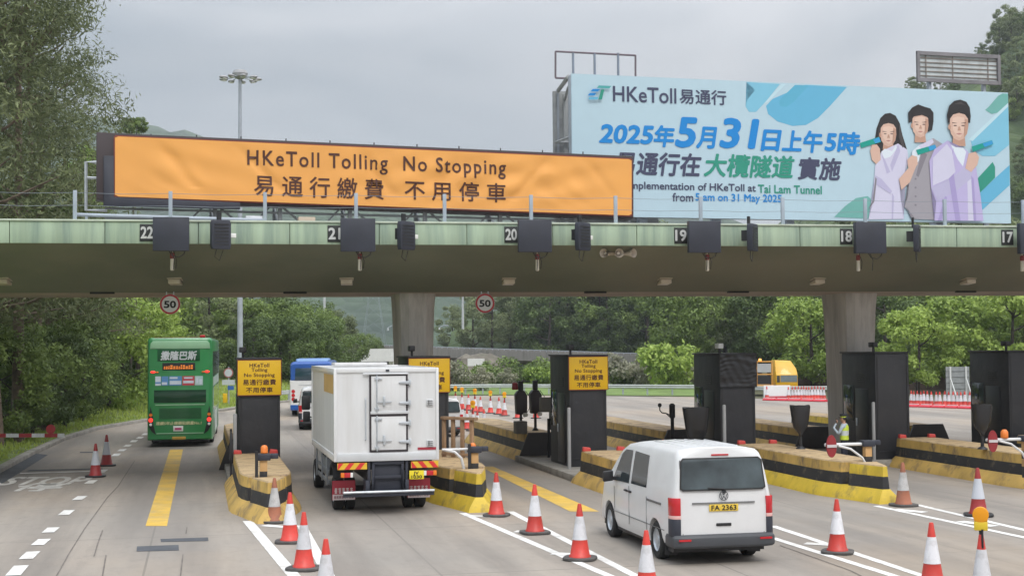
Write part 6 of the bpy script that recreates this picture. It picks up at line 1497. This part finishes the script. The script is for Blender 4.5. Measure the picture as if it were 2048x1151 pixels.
# ------------------------------------------------------------------ flyover, masts, rails and signs beyond
fa, fb = at(690, 690, 195), at(1345, 712, 160)
fo = thing('flyover', 'long grey concrete flyover crossing behind the plaza', 'bridge', (0, 0, 0))
fcm = M('flyover_concrete', (.26, .245, .225), .9, .2, scale=.5, dirt=.7, dcol=(.07, .065, .06), dscale=.5, stretch=(2, 2, .3))
n = 14; rings = []
d = (fb - fa); d.z = 0; d.normalize(); q = Vector((-d.y, d.x, 0))
def fp(t): return fa.lerp(fb, t)
mb = MB()
def sec(p): return [(p.x, p.y, p.z), (p.x, p.y, p.z - 1.15), (p.x + q.x * 1.2, p.y + q.y * 1.2, p.z - 1.6), (p.x + q.x * 6, p.y + q.y * 6, p.z - 1.6), (p.x + q.x * 7.2, p.y + q.y * 7.2, p.z - 1.15), (p.x + q.x * 7.2, p.y + q.y * 7.2, p.z), (p.x + q.x * 6.9, p.y + q.y * 6.9, p.z), (p.x + q.x * 6.9, p.y + q.y * 6.9, p.z - .8), (p.x + q.x * .3, p.y + q.y * .3, p.z - .8), (p.x + q.x * .3, p.y + q.y * .3, p.z)]
mb.loft([sec(fp(k / n)) for k in range(-3, n + 3)]); mb.build('deck', fcm, fo, smooth=20)
mb = MB()
for k in range(-12, n * 4):
    p = fp(k / (n * 4)); mb.box(p.x - .04, p.x + .04, p.y + .05, p.y + .13, p.z, p.z + .2)
mb.tube([fp(-.2) + Vector((0, .1, .2)), fp(1) + Vector((0, .1, .2))], .04, 5); mb.build('parapet_rail', grey, fo)
for px in (935, 700, 1180):
    t = (at(px, 700, 178).x - fa.x) / (fb.x - fa.x); p = fp(t) + q * 3.6
    MB().box(-1.0, 1.0, -.7, .7, 0, p.z - 1.6).build('pier', fcm, fo, bevel=.1).location = (p.x, p.y, 0)
sg = at(952, 722, 150)
o = thing('direction_sign', 'white direction sign boards standing under the flyover', 'road sign', (sg.x, sg.y, 0)); MB().box(-.9, .9, -.03, .03, sg.z - .5, sg.z + .3).box(0, .9, -.03, .03, sg.z - 1.3, sg.z - .55).build('board', whitelens, o); MB().box(-.05, .05, .031, .1, 0, sg.z).build('post', grey, o)
sg = at(762, 704, 190)
tag(MB().box(-3.2, 3.2, -.05, .05, sg.z - 1.1, sg.z + .5).box(-3, -2.8, .05, .2, 0, sg.z).box(2.8, 3, .05, .2, 0, sg.z).build('overhead_sign', whitelens, None, loc=(sg.x, sg.y - 14, 0)), 'white overhead sign board below the flyover left of the middle column', 'road sign')
# high mast lighting
hm = thing('high_mast', 'tall lighting mast with a ring of lamps above the orange banner', 'light mast', at0(480, 110), 0)
ztop = at(490, 146, 110).z; xo = at(490, 146, 110).x - at(480, 690, 110).x
MB().tube([(0, 0, 0), (0, 0, ztop * .5), (0, 0, ztop)], [.24, .19, .12], 14).build('mast', M('mast_grey', (.35, .38, .43), .5, .1), hm, smooth=40)
MB().lathe([(.2, -.5), (.55, -.3), (.62, -.05), (.5, .2), (.1, .3)], 18, c=(0, 0, ztop)).build('head_ring', M('lamp_grey', (.33, .33, .34), .5, .1), hm, smooth=40)
for k in range(9):
    a = 2 * math.pi * k / 9 + .2; rr = 1.35; c = Vector((rr * math.cos(a), rr * math.sin(a), ztop - .45))
    l = MB().ell((0, 0, 0), (.38, .24, .13), 12).build('lamp', M('lamp_grey', (.33, .33, .34), .5, .1), hm, smooth=60); l.location = c; l.rotation_euler.z = a
    MB().cyl((-.05, 0, -.1), (-.05, 0, -.14), .2, n=12).build('lens', whitelens, l)
    MB().tube([(0, 0, ztop - .25), c * .6 + Vector((0, 0, (ztop - .28) * .4)), c], .04, 6).build('arm', grey, hm)
def pole(px, pyt, Y, label, r=.09, arm=0, base=0.0):
    p = at0(px, Y, base); zt2 = at(px, pyt, Y).z
    o = thing('lamp_post', label, 'lamp post', p)
    MB().tube([(0, 0, 0), (0, 0, zt2 - base)], [r * 1.3, r * .8], 8).build('post', M('post_pale', (.5, .52, .53), .5, .1), o, smooth=40)
    MB().tube([(0, 0, zt2 - base), (arm, 0, zt2 - base + .25), (arm * 1.6, 0, zt2 - base + .3)], .06, 6).build('arm', grey, o)
    MB().box(arm * 1.6 - .3, arm * 1.6 + .3, -.15, .15, zt2 - base + .2, zt2 - base + .35).build('lamp', grey, o, bevel=.03)
pole(649, 520, 150, 'slender lamp post standing between the left booth and the middle column', .14, .8)
pole(926, 560, 172, 'slender pale lamp post on the flyover left of the 50 sign', .12, 1, 6.0)
pole(879, 655, 172, 'short pale post on the flyover just right of the middle column', .1, .5, 6.0)
pole(776, 655, 180, 'short pale post on the flyover just left of the middle column', .1, .5, 6.0)
# distant lattice pylon
pp = at0(748, 700); zt3 = at(748, 560, 700).z
o = thing('pylon', 'faint lattice pylon on the far hillside left of the middle column', 'pylon', pp)
mb = MB(); 
for sx in (-1, 1):
    for sy in (-1, 1): mb.tube([(sx * 6.5, sy * 5, 0), (sx * 1.2, sy * 1.2, zt3)], .14, 4)
for k in range(6):
    z = zt3 * k / 6; w1 = 6.5 - 5.3 * k / 6; w2_ = 6.5 - 5.3 * (k + 1) / 6; mb.tube([(-w1, -w1 * .8, z), (w2_, -w2_ * .8, zt3 * (k + 1) / 6)], .07, 4); mb.tube([(w1, -w1 * .8, z), (-w2_, -w2_ * .8, zt3 * (k + 1) / 6)], .07, 4)
mb.build('lattice', M('pylon_grey', (.2, .24, .24), .6, .1), o)
# guard rail along the far edge
gr_ = thing('guard_rail', 'long galvanised guard rail along the far edge of the plaza', 'guard rail', (0, 0, 0)); mb = MB()
gpts = [G(*c) + Vector((0, 1.2, 0)) for c in FAR[:9]]
gpts[-1] = gpts[-1] + Vector((2, 3, 0))
mb.loft([[(p.x, p.y, .55), (p.x, p.y - .06, .62), (p.x, p.y, .7), (p.x, p.y - .06, .78), (p.x, p.y, .85), (p.x, p.y + .02, .85), (p.x, p.y + .02, .55)] for p in gpts]); mb.build('rail', M('rail_pale', (.42, .45, .43), .6, .1), gr_)
mb = MB()
for a, b in zip(gpts, gpts[1:]):
    for k in range(4): p = a.lerp(b, k / 4); mb.box(p.x - .06, p.x + .06, p.y + .03, p.y + .15, .0, .85)
mb.build('rail_post', grey, gr_)
# back of a big sign behind the right cone line
sq = at(1917, 790, 92)
o = thing('road_sign', 'grey back of a large road sign with white struts behind the right cone line', 'road sign', (sq.x, sq.y, 0), R(-6))
zb_, zt4 = at(1917, 792, 92).z, at(1917, 733, 92).z
MB().box(-.78, .72, 0, .04, .3, zt4).build('panel', M('sign_back_grey', (.26, .28, .28), .6, .15, scale=3), o)
mb = MB()
for x in (-.5, .5): mb.box(x - .05, x + .05, -.1, -.001, 0, zt4 + .02); mb.tube([(x, -.1, 1.5), (x + .3, -.9, 0)], .04, 6)
mb.build('strut', M('strut_white', (.6, .62, .6), .5, .08), o)
mb = MB()
for k in range(5): mb.box(-.76, .7, -.03, -.001, .45 + k * .38, .48 + k * .38)
mb.build('rib', M('rib_dark', (.15, .16, .16), .6, .1), o)
# sign cluster between the bus and the left booth
cq_ = at(457, 820, 92)
o = thing('sign_cluster', 'cluster of road signs on one post between the green bus and the left booth', 'road sign', (cq_.x, cq_.y, 0))
def zc(py): return at(457, py, 92).z
MB().tube([(0, .05, 0), (0, .05, zc(733))], .05, 8).build('post', grey, o)
MB().cyl((0, 0, zc(745)), (0, -.03, zc(745)), .31, n=24).build('ring_sign', M('sign_pinkred', (.4, .12, .12), .5, .1), o); MB().cyl((0, -.031, zc(745)), (0, -.035, zc(745)), .25, n=24).build('ring_face', M('sign_face_grey', (.5, .54, .56), .5, .1), o)
MB().box(-.42, .42, -.03, 0, zc(769), zc(759)).build('name_plate', M('sign_face_grey', (.5, .54, .56), .5, .1), o); MB().box(-.05, .35, -.03, 0, zc(779), zc(771)).build('blue_plate', M('sign_blue', (.03, .12, .4), .5, .1), o)
mb = MB(); mb.box(-.35, -.1, -.12, .12, .3, zc(786)); mb.build('yellow_box', [signyellow], o, bevel=.02)
# distant white estate roofs glimpsed above the bus corner and brick bank at the right
tag(strip([at0(1000, 135, 0), at0(1260, 130, 0), at0(1420, 128, 0)], .4, 0, 1.5, 'low_wall', M('brown_bank', (.16, .11, .085), .9, .3, scale=1.2), None), 'low brown retaining wall behind the far hedge', 'wall')
tag(strip([at0(1480, 124, 0), at0(1750, 116, 0), at0(2300, 110, 0)], .4, 0, 1.1, 'low_wall', M('brown_bank', (.16, .11, .085), .9, .3, scale=1.2), None), 'low brown retaining wall behind the right cone line', 'wall')

# ------------------------------------------------------------------ air
hz = MB().box(-1810, 1810, -160, 2510, -1.2, 330).build('haze', [], None); tag(hz, kind='stuff')
hm_ = bpy.data.materials.new('haze_air'); hm_.use_nodes = True; nt = hm_.node_tree
nt.nodes.remove(nt.nodes['Principled BSDF']); pv = nt.nodes.new('ShaderNodeVolumePrincipled')
pv.inputs['Color'].default_value = (.86, .93, 1.0, 1); pv.inputs['Density'].default_value = .0003; pv.inputs['Anisotropy'].default_value = .2
nt.links.new(pv.outputs[0], nt.nodes['Material Output'].inputs['Volume']); hz.data.materials.append(hm_)
